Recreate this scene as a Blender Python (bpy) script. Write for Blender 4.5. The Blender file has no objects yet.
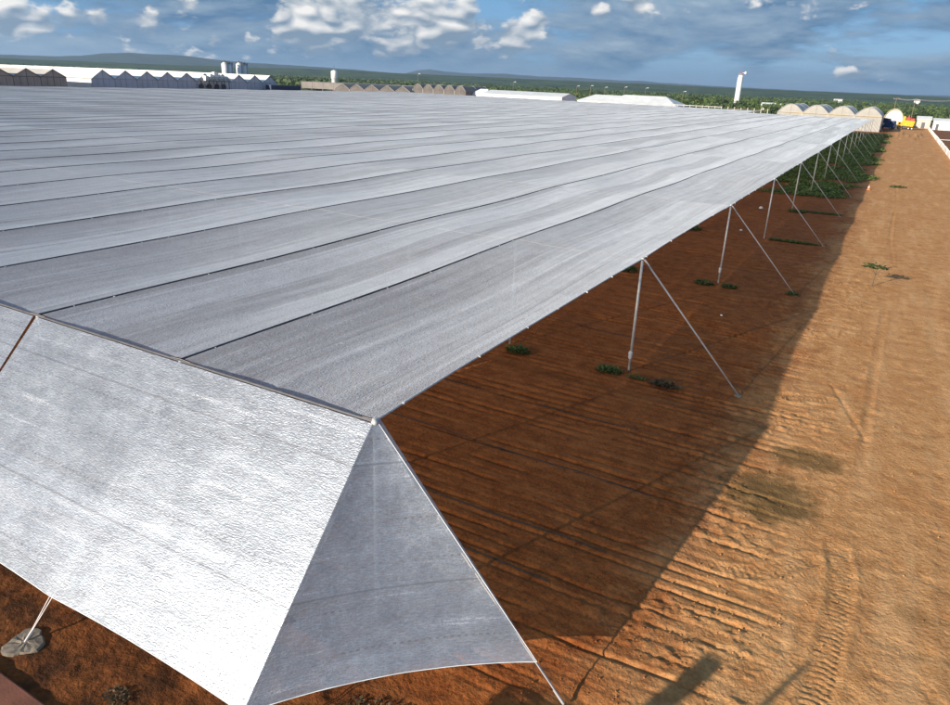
import bpy, math, random
import numpy as np
from mathutils import Vector, Matrix

rng = np.random.default_rng(7)
random.seed(7)
S = bpy.context.scene
COL = S.collection

# ------------------------------------------------------------------ camera
CAMH = 10.0
cd = bpy.data.cameras.new('camera')
cam = bpy.data.objects.new('camera', cd)
COL.objects.link(cam)
cd.sensor_width = 36.0
cd.lens = 711.0 / 950.0 * 36.0
cd.clip_start = 0.1
cd.clip_end = 60000.0
cam.matrix_world = Matrix(((0.8675, -0.2091, 0.4514, 0.0),
                           (0.4959, 0.2911, -0.8181, 0.0),
                           (0.0397, 0.9336, 0.3562, CAMH),
                           (0, 0, 0, 1)))
S.camera = cam

# ------------------------------------------------------------------ sun, sky, exposure
SUN_TO = Vector((-5.29, -13.69, 4.33)).normalized()      # towards the sun
SUN_EL = math.asin(SUN_TO.z)
SUN_AZ = math.atan2(SUN_TO.x, SUN_TO.y)
sl = bpy.data.lights.new('sun', 'SUN')
sl.energy = 4.3
sl.angle = math.radians(0.55)
sl.color = (1.0, 0.905, 0.77)
sun = bpy.data.objects.new('sun', sl)
COL.objects.link(sun)
sun.rotation_euler = SUN_TO.to_track_quat('Z', 'Y').to_euler()
sun.location = (-40, -90, 60)

S.view_settings.view_transform = 'Standard'
S.view_settings.look = 'None'
S.view_settings.gamma = 1.0
S.view_settings.use_curve_mapping = False
S.view_settings.exposure = 0.87
S.cycles.max_bounces = 6
S.cycles.diffuse_bounces = 3
S.cycles.glossy_bounces = 2
S.cycles.transmission_bounces = 3
S.cycles.volume_bounces = 0
S.cycles.transparent_max_bounces = 6

W = bpy.data.worlds.new('World')
S.world = W
W.use_nodes = True
W.cycles.sampling_method = 'MANUAL'
W.cycles.sample_map_resolution = 512


class NT:
    """small node-graph helper"""
    def __init__(self, tree):
        self.t = tree
        tree.nodes.clear()

    def n(self, typ, **kw):
        nd = self.t.nodes.new(typ)
        for k, v in kw.items():
            setattr(nd, k, v)
        return nd

    def put(self, sock, v):
        if v is None:
            return
        if isinstance(v, bpy.types.NodeSocket):
            self.t.links.new(v, sock)
        else:
            if isinstance(v, (tuple, list)):
                if sock.type == 'RGBA' and len(v) == 3:
                    v = (*v, 1.0)
            sock.default_value = v

    def n_col(self, vec, scale):
        nd = self.n('ShaderNodeTexNoise')
        self.put(nd.inputs['Vector'], vec)
        nd.inputs['Scale'].default_value = scale
        nd.inputs['Detail'].default_value = 3.0
        return nd.outputs['Color']

    def math(self, op, a, b=None, c=None, clamp=False):
        nd = self.n('ShaderNodeMath', operation=op, use_clamp=clamp)
        self.put(nd.inputs[0], a)
        self.put(nd.inputs[1], b)
        self.put(nd.inputs[2], c)
        return nd.outputs[0]

    def vmath(self, op, a, b=None):
        nd = self.n('ShaderNodeVectorMath', operation=op)
        self.put(nd.inputs[0], a)
        self.put(nd.inputs[1], b)
        return nd.outputs['Value'] if op in ('DOT_PRODUCT', 'LENGTH', 'DISTANCE') else nd.outputs[0]

    def sep(self, v):
        nd = self.n('ShaderNodeSeparateXYZ')
        self.put(nd.inputs[0], v)
        return nd.outputs

    def comb(self, x, y, z):
        nd = self.n('ShaderNodeCombineXYZ')
        for i, v in enumerate((x, y, z)):
            self.put(nd.inputs[i], v)
        return nd.outputs[0]

    def noise(self, vec, scale, detail=4.0, rough=0.55, dist=0.0):
        nd = self.n('ShaderNodeTexNoise')
        self.put(nd.inputs['Vector'], vec)
        nd.inputs['Scale'].default_value = scale
        nd.inputs['Detail'].default_value = detail
        nd.inputs['Roughness'].default_value = rough
        nd.inputs['Distortion'].default_value = dist
        return nd.outputs[0]

    def mix(self, f, a, b, blend='MIX'):
        nd = self.n('ShaderNodeMix', data_type='RGBA', blend_type=blend)
        self.put(nd.inputs[0], f)
        self.put(nd.inputs[6], a)
        self.put(nd.inputs[7], b)
        return nd.outputs[2]

    def step(self, v, lo, hi, a=0.0, b=1.0):
        nd = self.n('ShaderNodeMapRange', interpolation_type='SMOOTHSTEP')
        self.put(nd.inputs[0], v)
        for i, q in enumerate((lo, hi, a, b)):
            self.put(nd.inputs[1 + i], q)
        return nd.outputs[0]

    def bump(self, h, strength=0.4, dist=0.02, normal=None):
        nd = self.n('ShaderNodeBump')
        nd.inputs['Strength'].default_value = strength
        nd.inputs['Distance'].default_value = dist
        self.put(nd.inputs['Height'], h)
        if normal is not None:
            self.put(nd.inputs['Normal'], normal)
        return nd.outputs[0]


def build_world():
    g = NT(W.node_tree)
    out = g.n('ShaderNodeOutputWorld')
    bg = g.n('ShaderNodeBackground')
    bg.inputs['Strength'].default_value = 0.135
    sky = g.n('ShaderNodeTexSky', sky_type='NISHITA', sun_disc=False)
    sky.sun_elevation = SUN_EL
    sky.sun_rotation = SUN_AZ
    sky.altitude = 300
    sky.air_density = 1.0
    sky.dust_density = 0.6
    sky.ozone_density = 2.0
    d = g.n('ShaderNodeTexCoord').outputs['Generated']
    x, y, z = g.sep(d)
    vc = g.comb(x, y, g.math('MULTIPLY', z, 2.0))            # cumulus space
    vs = g.comb(x, y, g.math('MULTIPLY', z, 4.2))            # flat layer space
    K = 10.0 / 1.68
    C = lambda r, gg, b: (r * K, gg * K, b * K)
    # clear blue seen between the clouds
    col = g.mix(0.85, sky.outputs[0], C(0.05, 0.185, 0.40))
    # broken blue-grey layer: rows of flattened heaps, paler on their upper sides
    s1 = g.noise(vs, 5.2, 6.0, 0.60, 0.25)
    s1u = g.noise(g.vmath('ADD', vs, (0.0, 0.0, 0.045)), 5.2, 5.0, 0.60, 0.25)
    s2 = g.noise(vs, 2.1, 4.0, 0.5)
    sd = g.math('ADD', s1, g.math('MULTIPLY', g.math('SUBTRACT', s2, 0.5), 0.5))
    cov = g.step(sd, 0.36, 0.50)
    lit = g.math('ADD', g.math('MULTIPLY', g.math('SUBTRACT', s1, s1u), 2.6), g.step(s2, 0.35, 0.68, 0.18, 0.42), clamp=True)
    layer = g.mix(lit, C(0.05, 0.12, 0.225), C(0.33, 0.40, 0.46))
    col = g.mix(g.math('MULTIPLY', cov, 0.88), col, layer)
    # low blue band towards the horizon
    lowf = g.step(z, -0.01, 0.05, 0.72, 0.0)
    col = g.mix(lowf, col, C(0.075, 0.185, 0.31))
    # cumulus heaps
    def puffs(vec, det):
        # rounded lumps with creases between them
        q = g.noise(vec, 21.0, det, 0.58, 0.0)
        return g.math('ADD', g.math('MULTIPLY', g.math('ABSOLUTE', g.math('SUBTRACT', q, 0.5)), 1.5), 0.38)
    cn = g.noise(vc, 12.0, 6.0, 0.6, 0.1)
    pf = puffs(vc, 4.0)
    ps = puffs(vc, 1.2)
    pfu = puffs(g.vmath('ADD', vc, (-0.003, -0.005, 0.016)), 1.2)
    c = g.math('ADD', g.math('MULTIPLY', cn, 0.62), g.math('MULTIPLY', pf, 0.40))
    big = g.noise(vc, 4.5, 3.0, 0.5)
    heaps = [((-0.6533, 0.7531, 0.0774), 1500, 0.36), ((-0.6834, 0.7276, 0.0595), 5000, 0.26), ((-0.6258, 0.7772, 0.0658), 3500, 0.30),
             ((-0.6658, 0.7440, 0.0562), 5000, 0.26), ((-0.5907, 0.8053, 0.0495), 3500, 0.28), ((-0.5628, 0.8253, 0.0463), 5000, 0.26),
             ((-0.5650, 0.8213, 0.0785), 2200, 0.28), ((-0.5334, 0.8423, 0.0779), 2200, 0.34), ((-0.5073, 0.8577, 0.0838), 4500, 0.26),
             ((-0.5250, 0.8490, 0.0599), 6000, 0.22), ((-0.6113, 0.7857, 0.0947), 3000, 0.28), ((-0.4445, 0.8935, 0.0635), 7500, 0.26),
             ((-0.4555, 0.8889, 0.0490), 8000, 0.26), ((-0.4299, 0.8999, 0.0733), 12000, 0.18), ((-0.8383, 0.5428, 0.0508), 10000, 0.22),
             ((-0.8238, 0.5646, 0.0505), 14000, 0.20), ((-0.8556, 0.5157, 0.0444), 14000, 0.16), ((-0.7928, 0.6072, 0.0519), 10000, 0.22),
             ((-0.2516, 0.9638, 0.0884), 9000, 0.20), ((-0.2763, 0.9574, 0.0835), 14000, 0.15), ((-0.7651, 0.6396, 0.0739), 6000, 0.20),
             ((-0.0632, 0.9977, 0.0243), 26000, 0.22), ((-0.0501, 0.9985, 0.0225), 36000, 0.20), ((-0.0778, 0.9967, 0.0227), 36000, 0.15),
             ((-0.6484, 0.7604, 0.0367), 9000, 0.15), ((-0.6982, 0.7150, 0.0358), 14000, 0.14), ((-0.7192, 0.6939, 0.0365), 16000, 0.14),
             ((-0.4918, 0.8696, 0.0450), 12000, 0.13), ((-0.3555, 0.9306, 0.0871), 9000, 0.15), ((-0.3100, 0.9458, 0.0972), 9000, 0.14),
             ((-0.0840, 0.9953, 0.0488), 16000, 0.13), ((-0.8713, 0.4880, 0.0520), 6000, 0.20), ((-0.7469, 0.6640, 0.0366), 18000, 0.14),
             ((-0.8145, 0.5796, 0.0263), 14000, 0.12)]
    add = lift = None
    for v, k, a in heaps:
        v = Vector(v).normalized()
        dd = g.vmath('DOT_PRODUCT', d, tuple(v))
        # exp(k*(dot-1)) : gaussian of angular distance; lift: how high in its own heap a point lies
        e = g.math('MULTIPLY', g.math('EXPONENT', g.math('MULTIPLY', g.math('SUBTRACT', dd, 1.0), float(k))), a)
        l = g.math('MULTIPLY', e, g.math('MULTIPLY', g.math('SUBTRACT', z, v.z), math.sqrt(k)))
        add = e if add is None else g.math('ADD', add, e)
        lift = l if lift is None else g.math('ADD', lift, l)
    lift = g.math('DIVIDE', lift, g.math('ADD', add, 0.03))
    add = g.math('MULTIPLY', g.math('SUBTRACT', 1.0, g.math('EXPONENT', g.math('MULTIPLY', add, -5.0))), 0.29)
    wide = g.math('MULTIPLY', g.math('SUBTRACT', big, 0.5), 0.3)
    cc = g.math('ADD', g.math('MULTIPLY', g.math('SUBTRACT', c, 0.51), 1.0), 0.50)
    dens = g.math('ADD', g.math('ADD', cc, add), wide)
    m = g.step(dens, 0.582, 0.672)
    lumps = g.math('MULTIPLY', g.math('SUBTRACT', ps, pfu), 2.0)
    sh = g.math('ADD', g.math('ADD', g.math('MULTIPLY', lift, 0.36), lumps), g.math('MULTIPLY', g.math('SUBTRACT', pf, 0.5), 0.8))
    sh = g.math('ADD', sh, 0.50, clamp=True)
    core = g.step(dens, 0.61, 0.76)
    sh = g.math('MULTIPLY', sh, g.math('ADD', g.math('MULTIPLY', core, 0.3), 0.7))
    ccol = g.mix(sh, C(0.15, 0.215, 0.29), C(0.74, 0.715, 0.68))
    col = g.mix(g.math('MULTIPLY', m, 0.93), col, ccol)
    # the air below the horizon
    col = g.mix(g.step(z, -0.06, -0.004, 1.0, 0.0), col, C(0.09, 0.13, 0.14))
    g.put(bg.inputs['Color'], col)
    g.put(out.inputs['Surface'], bg.outputs[0])


build_world()


# ------------------------------------------------------------------ helpers
def tag(o, label=None, cat=None, group=None, kind=None):
    if label: o['label'] = label
    if cat: o['category'] = cat
    if group: o['group'] = group
    if kind: o['kind'] = kind
    return o


def empty(name, loc, label, cat, group=None, rz=0.0):
    o = bpy.data.objects.new(name, None)
    o.empty_display_size = 0.3
    COL.objects.link(o)
    o.location = loc
    o.rotation_euler = (0, 0, rz)
    return tag(o, label, cat, group)


class MB:
    """collects faces, builds one mesh object"""
    def __init__(self):
        self.v, self.f = [], []

    def face(self, *pts):
        b = len(self.v)
        self.v += [tuple(p) for p in pts]
        self.f.append(tuple(range(b, b + len(pts))))
        return self

    def box(self, x0, x1, y0, y1, z0, z1):
        b = len(self.v)
        self.v += [(x0, y0, z0), (x1, y0, z0), (x1, y1, z0), (x0, y1, z0),
                   (x0, y0, z1), (x1, y0, z1), (x1, y1, z1), (x0, y1, z1)]
        for q in ((0, 3, 2, 1), (4, 5, 6, 7), (0, 1, 5, 4), (1, 2, 6, 5), (2, 3, 7, 6), (3, 0, 4, 7)):
            self.f.append(tuple(b + i for i in q))
        return self

    def tube(self, pts, r, n=6, cap=True):
        pts = [Vector(p) for p in pts]
        rs = r if isinstance(r, (list, tuple)) else [r] * len(pts)
        b = len(self.v)
        for i, p in enumerate(pts):
            t = (pts[min(i + 1, len(pts) - 1)] - pts[max(i - 1, 0)]).normalized()
            a = t.cross(Vector((0, 0, 1)) if abs(t.z) < 0.9 else Vector((1, 0, 0))).normalized()
            c = t.cross(a)
            for k in range(n):
                th = 2 * math.pi * k / n
                self.v.append(tuple(p + rs[i] * (math.cos(th) * a + math.sin(th) * c)))
        for i in range(len(pts) - 1):
            for k in range(n):
                k2 = (k + 1) % n
                self.f.append((b + i * n + k, b + i * n + k2, b + (i + 1) * n + k2, b + (i + 1) * n + k))
        if cap:
            self.f.append(tuple(b + k for k in reversed(range(n))))
            self.f.append(tuple(b + (len(pts) - 1) * n + k for k in range(n)))
        return self

    def prism(self, poly, a, b, axis='y'):
        """poly (list of 2D points) extruded between a and b along axis; 2D = the other two axes in order"""
        def P(p, t):
            return {'x': (t, p[0], p[1]), 'y': (p[0], t, p[1]), 'z': (p[0], p[1], t)}[axis]
        s = len(self.v)
        n = len(poly)
        self.v += [P(p, a) for p in poly] + [P(p, b) for p in poly]
        self.f.append(tuple(s + i for i in range(n)))
        self.f.append(tuple(s + n + i for i in reversed(range(n))))
        for i in range(n):
            j = (i + 1) % n
            self.f.append((s + i, s + n + i, s + n + j, s + j))
        return self

    def lathe(self, prof, cx=0, cy=0, n=20):
        s = len(self.v)
        for r, z in prof:
            for k in range(n):
                th = 2 * math.pi * k / n
                self.v.append((cx + r * math.cos(th), cy + r * math.sin(th), z))
        for i in range(len(prof) - 1):
            for k in range(n):
                k2 = (k + 1) % n
                self.f.append((s + i * n + k, s + i * n + k2, s + (i + 1) * n + k2, s + (i + 1) * n + k))
        self.f.append(tuple(s + (len(prof) - 1) * n + k for k in range(n)))
        return self

    def mesh(self, name, mat, smooth=False):
        me = bpy.data.meshes.new(name)
        me.from_pydata(self.v, [], self.f)
        me.validate()
        if mat: me.materials.append(mat)
        if smooth: me.polygons.foreach_set('use_smooth', [True] * len(me.polygons))
        me.update()
        return me

    def build(self, name, mat, parent=None, smooth=False, loc=None, fix=True):
        me = self.mesh(name, mat, smooth)
        if fix:
            import bmesh
            bm = bmesh.new(); bm.from_mesh(me)
            bmesh.ops.recalc_face_normals(bm, faces=bm.faces)
            bm.to_mesh(me); bm.free()
        return link(name, me, parent, loc)


def link(name, me, parent=None, loc=None, rz=0.0):
    o = bpy.data.objects.new(name, me)
    COL.objects.link(o)
    if parent: o.parent = parent
    if loc is not None: o.location = loc
    if rz: o.rotation_euler = (0, 0, rz)
    return o


def np_mesh(name, verts, quads, mat, smooth=True, uv=None, normals=None):
    me = bpy.data.meshes.new(name)
    nv, nf, k = len(verts), len(quads), quads.shape[1]
    me.vertices.add(nv)
    me.vertices.foreach_set('co', np.ascontiguousarray(verts, np.float32).ravel())
    me.loops.add(nf * k)
    me.loops.foreach_set('vertex_index', np.ascontiguousarray(quads, np.int32).ravel())
    me.polygons.add(nf)
    me.polygons.foreach_set('loop_start', np.arange(0, nf * k, k, dtype=np.int32))
    me.polygons.foreach_set('loop_total', np.full(nf, k, np.int32))
    if smooth: me.polygons.foreach_set('use_smooth', np.ones(nf, bool))
    me.update(calc_edges=True)
    if uv is not None:
        ul = me.uv_layers.new(name='metres')
        ul.data.foreach_set('uv', np.ascontiguousarray(uv[quads.ravel()], np.float32).ravel())
    if mat: me.materials.append(mat)
    if normals is not None:
        me.normals_split_custom_set_from_vertices(np.ascontiguousarray(normals, np.float32))
    return me


def vnoise(x, y, seed=0):
    """value noise in 0..1 on arrays"""
    x = np.asarray(x, float); y = np.asarray(y, float)
    xi = np.floor(x).astype(np.int64); yi = np.floor(y).astype(np.int64)
    fx = x - xi; fy = y - yi
    fx = fx * fx * fx * (fx * (fx * 6 - 15) + 10); fy = fy * fy * fy * (fy * (fy * 6 - 15) + 10)
    def h(a, b):
        n = (a * 374761393 + b * 668265263 + seed * 974711 + 1013904223) & 0x7fffffff
        n = ((n ^ (n >> 13)) * 1274126177) & 0x7fffffff
        n = ((n ^ (n >> 16)) * 1597334677) & 0x7fffffff
        return (n & 0xffff) / 65535.0
    a = h(xi, yi); b = h(xi + 1, yi); c = h(xi, yi + 1); d = h(xi + 1, yi + 1)
    return (a * (1 - fx) + b * fx) * (1 - fy) + (c * (1 - fx) + d * fx) * fy


def fbm(x, y, oct=4, seed=0, gain=0.5):
    s = 0; a = 1.0; t = 0
    for i in range(oct):
        s = s + a * vnoise(x * 2 ** i, y * 2 ** i, seed + i * 17); t += a; a *= gain
    return s / t


def sst(v, lo, hi):
    t = np.clip((v - lo) / (hi - lo), 0, 1)
    return t * t * (3 - 2 * t)


# ------------------------------------------------------------------ materials
MATS = {}


def simple(name, col, rough=0.7, metal=0.0, var=0.18, scale=1.5, bump=0.0, bscale=30.0, coords='Object'):
    """plain procedural material with a little uneven tone"""
    m = bpy.data.materials.new(name); m.use_nodes = True
    g = NT(m.node_tree)
    out = g.n('ShaderNodeOutputMaterial'); b = g.n('ShaderNodeBsdfPrincipled')
    tc = g.n('ShaderNodeTexCoord').outputs[coords]
    nz = g.noise(tc, scale, 6.0, 0.65)
    dark = tuple(c * (1 - var) for c in col); lite = tuple(min(1, c * (1 + var)) for c in col)
    g.put(b.inputs['Base Color'], g.mix(g.step(nz, 0.3, 0.7), dark, lite))
    b.inputs['Roughness'].default_value = rough
    b.inputs['Metallic'].default_value = metal
    if bump:
        g.put(b.inputs['Normal'], g.bump(g.noise(tc, bscale, 5.0, 0.6), bump, 0.02))
    g.put(out.inputs['Surface'], b.outputs[0])
    MATS[name] = m
    return m


simple('galvanised', (0.60, 0.57, 0.53), 0.5, 0.25, 0.15, 8)
simple('wire', (0.52, 0.47, 0.44), 0.55, 0.2, 0.15, 5)
simple('seam_cable', (0.08, 0.08, 0.09), 0.6, 0.2, 0.2, 5)
simple('white_clip', (0.8, 0.8, 0.78), 0.5)
simple('concrete', (0.21, 0.165, 0.12), 0.9, 0, 0.3, 4, 0.5, 18)
simple('block_wall', (0.4, 0.34, 0.29), 0.9, 0, 0.2, 2, 0.3, 20)
simple('red_slab', (0.19, 0.066, 0.036), 0.85, 0, 0.22, 1.6, 0.35, 25)
simple('white_sheet', (0.78, 0.77, 0.74), 0.5, 0, 0.06, 0.2)
simple('roof_white', (0.72, 0.71, 0.68), 0.45, 0, 0.1, 0.3)
simple('grey_screen', (0.60, 0.585, 0.64), 0.7, 0, 0.1, 0.3)
simple('brown_screen', (0.52, 0.40, 0.32), 0.8, 0, 0.15, 0.3)
simple('beige_roof', (0.48, 0.44, 0.39), 0.7, 0, 0.12, 0.3)
simple('arch_brown', (0.13, 0.115, 0.105), 0.8, 0, 0.2, 0.3)
simple('tan_net', (0.205, 0.188, 0.172), 0.8, 0, 0.15, 0.2)
simple('arch_roof', (0.46, 0.44, 0.40), 0.5, 0, 0.1, 0.4)
simple('arch_film', (0.33, 0.315, 0.285), 0.55, 0, 0.1, 0.4)
simple('steel_dark', (0.10, 0.10, 0.11), 0.6, 0.3)
simple('navy', (0.03, 0.05, 0.10), 0.6)
simple('blue_paint', (0.03, 0.08, 0.24), 0.4)
simple('yellow_paint', (0.75, 0.42, 0.02), 0.4)
simple('cream_film', (0.70, 0.62, 0.42), 0.6)
simple('yellow_beam', (0.50, 0.40, 0.20), 0.6)
simple('red_paint', (0.5, 0.06, 0.04), 0.5)
simple('rubber', (0.025, 0.025, 0.025), 0.9)
simple('window_glass', (0.03, 0.04, 0.05), 0.1)
simple('cone_orange', (0.8, 0.16, 0.03), 0.5)
simple('timber', (0.20, 0.14, 0.09), 0.85)
simple('white_wall', (0.74, 0.71, 0.67), 0.7, 0, 0.08, 0.8)
simple('bark', (0.11, 0.08, 0.055), 0.95, 0, 0.3, 3)
simple('litter', (0.75, 0.74, 0.72), 0.6)
simple('hose', (0.02, 0.02, 0.02), 0.7)


def leaf_material(name, c1, c2):
    m = bpy.data.materials.new(name); m.use_nodes = True
    g = NT(m.node_tree)
    out = g.n('ShaderNodeOutputMaterial'); b = g.n('ShaderNodeBsdfPrincipled')
    geo = g.n('ShaderNodeNewGeometry')
    nz = g.noise(geo.outputs['Position'], 0.35, 3.0)
    f = g.math('ADD', g.math('MULTIPLY', geo.outputs['Random Per Island'], 0.6), g.math('MULTIPLY', nz, 0.5), clamp=True)
    col = g.mix(f, c1, c2)
    g.put(b.inputs['Base Color'], col)
    b.inputs['Roughness'].default_value = 0.75
    tr = g.n('ShaderNodeBsdfTranslucent'); g.put(tr.inputs[0], col)
    mx = g.n('ShaderNodeMixShader'); mx.inputs[0].default_value = 0.25
    g.put(mx.inputs[1], b.outputs[0]); g.put(mx.inputs[2], tr.outputs[0])
    g.put(out.inputs['Surface'], mx.outputs[0])
    MATS[name] = m
    return m


leaf_material('leaf_green', (0.06, 0.10, 0.022), (0.15, 0.21, 0.05))
leaf_material('leaf_dark', (0.028, 0.05, 0.016), (0.075, 0.115, 0.034))
leaf_material('weed', (0.045, 0.07, 0.016), (0.13, 0.17, 0.04))
leaf_material('verge_grass', (0.07, 0.11, 0.02), (0.17, 0.225, 0.05))
leaf_material('dry_weed', (0.07, 0.045, 0.02), (0.15, 0.10, 0.045))


def net_material(name, see=0.16, tint=(1, 1, 1), bands=True):
    """aluminised knitted shade net: metal tape and thread with open mesh; uv in metres (u along the roll)"""
    m = bpy.data.materials.new(name); m.use_nodes = True
    g = NT(m.node_tree)
    out = g.n('ShaderNodeOutputMaterial')
    uv = g.n('ShaderNodeUVMap').outputs[0]
    u, v, _ = g.sep(uv)
    pos = g.n('ShaderNodeNewGeometry').outputs['Position']
    fine = g.noise(g.comb(g.math('MULTIPLY', u, 9.0), g.math('MULTIPLY', v, 42.0), 0.0), 1.0, 1.0, 0.7)
    streak = g.noise(g.comb(g.math('MULTIPLY', u, 0.14 if bands else 0.35), g.math('MULTIPLY', v, 5.5), 3.3), 1.0, 4.0, 0.62)
    blot = g.noise(pos, 1.6, 3.0, 0.6)
    # roll-wide tone: each half-width of cloth takes its own random tone
    obj = g.n('ShaderNodeObjectInfo').outputs['Random']
    wn = g.n('ShaderNodeTexWhiteNoise', noise_dimensions='3D')
    wob = g.math('MULTIPLY', g.noise(g.comb(g.math('MULTIPLY', u, 0.06), 0.0, g.math('MULTIPLY', obj, 31.0)), 1.0, 2.0), 0.25)
    g.put(wn.inputs[0], g.comb(g.math('FLOOR', g.math('DIVIDE', g.math('SUBTRACT', u, 9.05), 31.3)),
                               g.math('FLOOR', g.math('ADD', g.math('DIVIDE', v, 1.6), wob)), g.math('MULTIPLY', obj, 57.0)))
    band = wn.outputs[0]
    tone = g.math('ADD', g.math('ADD', g.math('MULTIPLY', fine, 0.34), g.math('MULTIPLY', streak, 0.40 if bands else 0.30)),
                  g.math('ADD', g.math('MULTIPLY', blot, 0.14 if bands else 0.20), g.math('MULTIPLY', band, 0.19 if bands else 0.14)))
    grain = g.noise(g.comb(g.math('MULTIPLY', u, 26.0), g.math('MULTIPLY', v, 34.0), 0.0), 1.0, 1.0, 0.8)
    crink = g.noise(g.comb(g.math('MULTIPLY', u, 2.2), g.math('MULTIPLY', v, 5.5), 7.0), 1.0, 4.0, 0.7, 0.6)
    tone = g.math('ADD', tone, g.math('ADD', g.math('MULTIPLY', g.math('SUBTRACT', grain, 0.5), 0.4 if bands else 0.30), g.math('MULTIPLY', g.math('SUBTRACT', crink, 0.5), 0.15 if bands else 0.28)))
    tone = g.step(tone, 0.22, 0.90)
    lo = tuple((0.42 if bands else 0.50) * t for t in tint); hi = tuple(1.0 * t for t in tint)
    col = g.mix(tone, lo, hi)
    # painted glints: streaks whitened in the cloth colour itself
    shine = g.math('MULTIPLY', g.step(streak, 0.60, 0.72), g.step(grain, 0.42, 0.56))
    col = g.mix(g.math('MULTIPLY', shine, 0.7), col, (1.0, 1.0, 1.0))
    # dotted stitch lines across the roll
    vv = g.math('ADD', v, g.math('MULTIPLY', g.noise(g.comb(u, 0.0, 0.0), 0.6, 2.0), 0.05))
    fr = g.math('FRACT', g.math('DIVIDE', vv, 0.82))
    line = g.math('LESS_THAN', g.math('ABSOLUTE', g.math('SUBTRACT', fr, 0.5)), 0.022)
    dots = g.math('GREATER_THAN', g.math('SINE', g.math('MULTIPLY', u, 52.0)), 0.1)
    gate = g.step(g.noise(g.comb(g.math('MULTIPLY', u, 0.5), g.math('MULTIPLY', v, 1.2), 9.0), 1.0, 2.0), 0.42, 0.58)
    st = g.math('MULTIPLY', g.math('MULTIPLY', line, dots), gate)
    col = g.mix(g.math('MULTIPLY', st, 0.4), col, (0.16, 0.16, 0.17))
    # sewn overlap between two widths: a thin brighter doubled strip
    fr2 = g.math('FRACT', g.math('ADD', g.math('DIVIDE', vv, 2.47), 0.13))
    ov = g.math('LESS_THAN', g.math('ABSOLUTE', g.math('SUBTRACT', fr2, 0.5)), 0.008)
    col = g.mix(g.math('MULTIPLY', ov, 0.6), col, (0.2, 0.2, 0.22))
    b = g.n('ShaderNodeBsdfPrincipled')
    g.put(b.inputs['Base Color'], col)
    b.inputs['Metallic'].default_value = 0.15 if bands else 0.6
    b.inputs['Diffuse Roughness'].default_value = 1.0
    g.put(b.inputs['Roughness'], g.math('ADD', g.math('MULTIPLY', blot, 0.2), 0.34))
    wr = g.noise(g.comb(g.math('MULTIPLY', u, 0.9), g.math('MULTIPLY', v, 2.6), 1.7), 1.0, 3.0, 0.62)
    n1 = g.bump(g.math('ADD', fine, grain), 0.8 if bands else 0.45, 0.02 if bands else 0.012)
    g.put(b.inputs['Normal'], g.bump(g.math('ADD', wr, g.math('MULTIPLY', crink, 0.5)), 0.35 if bands else 0.22, 0.05, n1))
    tl = g.n('ShaderNodeBsdfTranslucent'); g.put(tl.inputs[0], (0.75, 0.75, 0.75))
    m1 = g.n('ShaderNodeMixShader'); m1.inputs[0].default_value = 0.30 if bands else 0.14
    g.put(m1.inputs[1], b.outputs[0]); g.put(m1.inputs[2], tl.outputs[0])
    tp = g.n('ShaderNodeBsdfTransparent')
    m2 = g.n('ShaderNodeMixShader')
    op = g.math('SUBTRACT', g.math('MULTIPLY', g.math('SUBTRACT', 1.0, fine), see * 2.0), g.math('MULTIPLY', ov, see))
    # a knitted net has thread thickness: its holes close for any ray that meets it at a slant
    geo = g.n('ShaderNodeNewGeometry')
    ca = g.math('ABSOLUTE', g.vmath('DOT_PRODUCT', geo.outputs['True Normal'], geo.outputs['Incoming']))
    op = g.math('MULTIPLY', g.math('MAXIMUM', op, 0.04), g.step(ca, 0.02, 0.42))
    g.put(m2.inputs[0], op)
    g.put(m2.inputs[1], m1.outputs[0]); g.put(m2.inputs[2], tp.outputs[0])
    g.put(out.inputs['Surface'], m2.outputs[0])
    MATS[name] = m
    return m


net_material('net_top', 0.27, (0.90, 0.95, 1.0))
net_material('net_front', 0.19, (0.70, 0.76, 0.84), bands=False)


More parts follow.
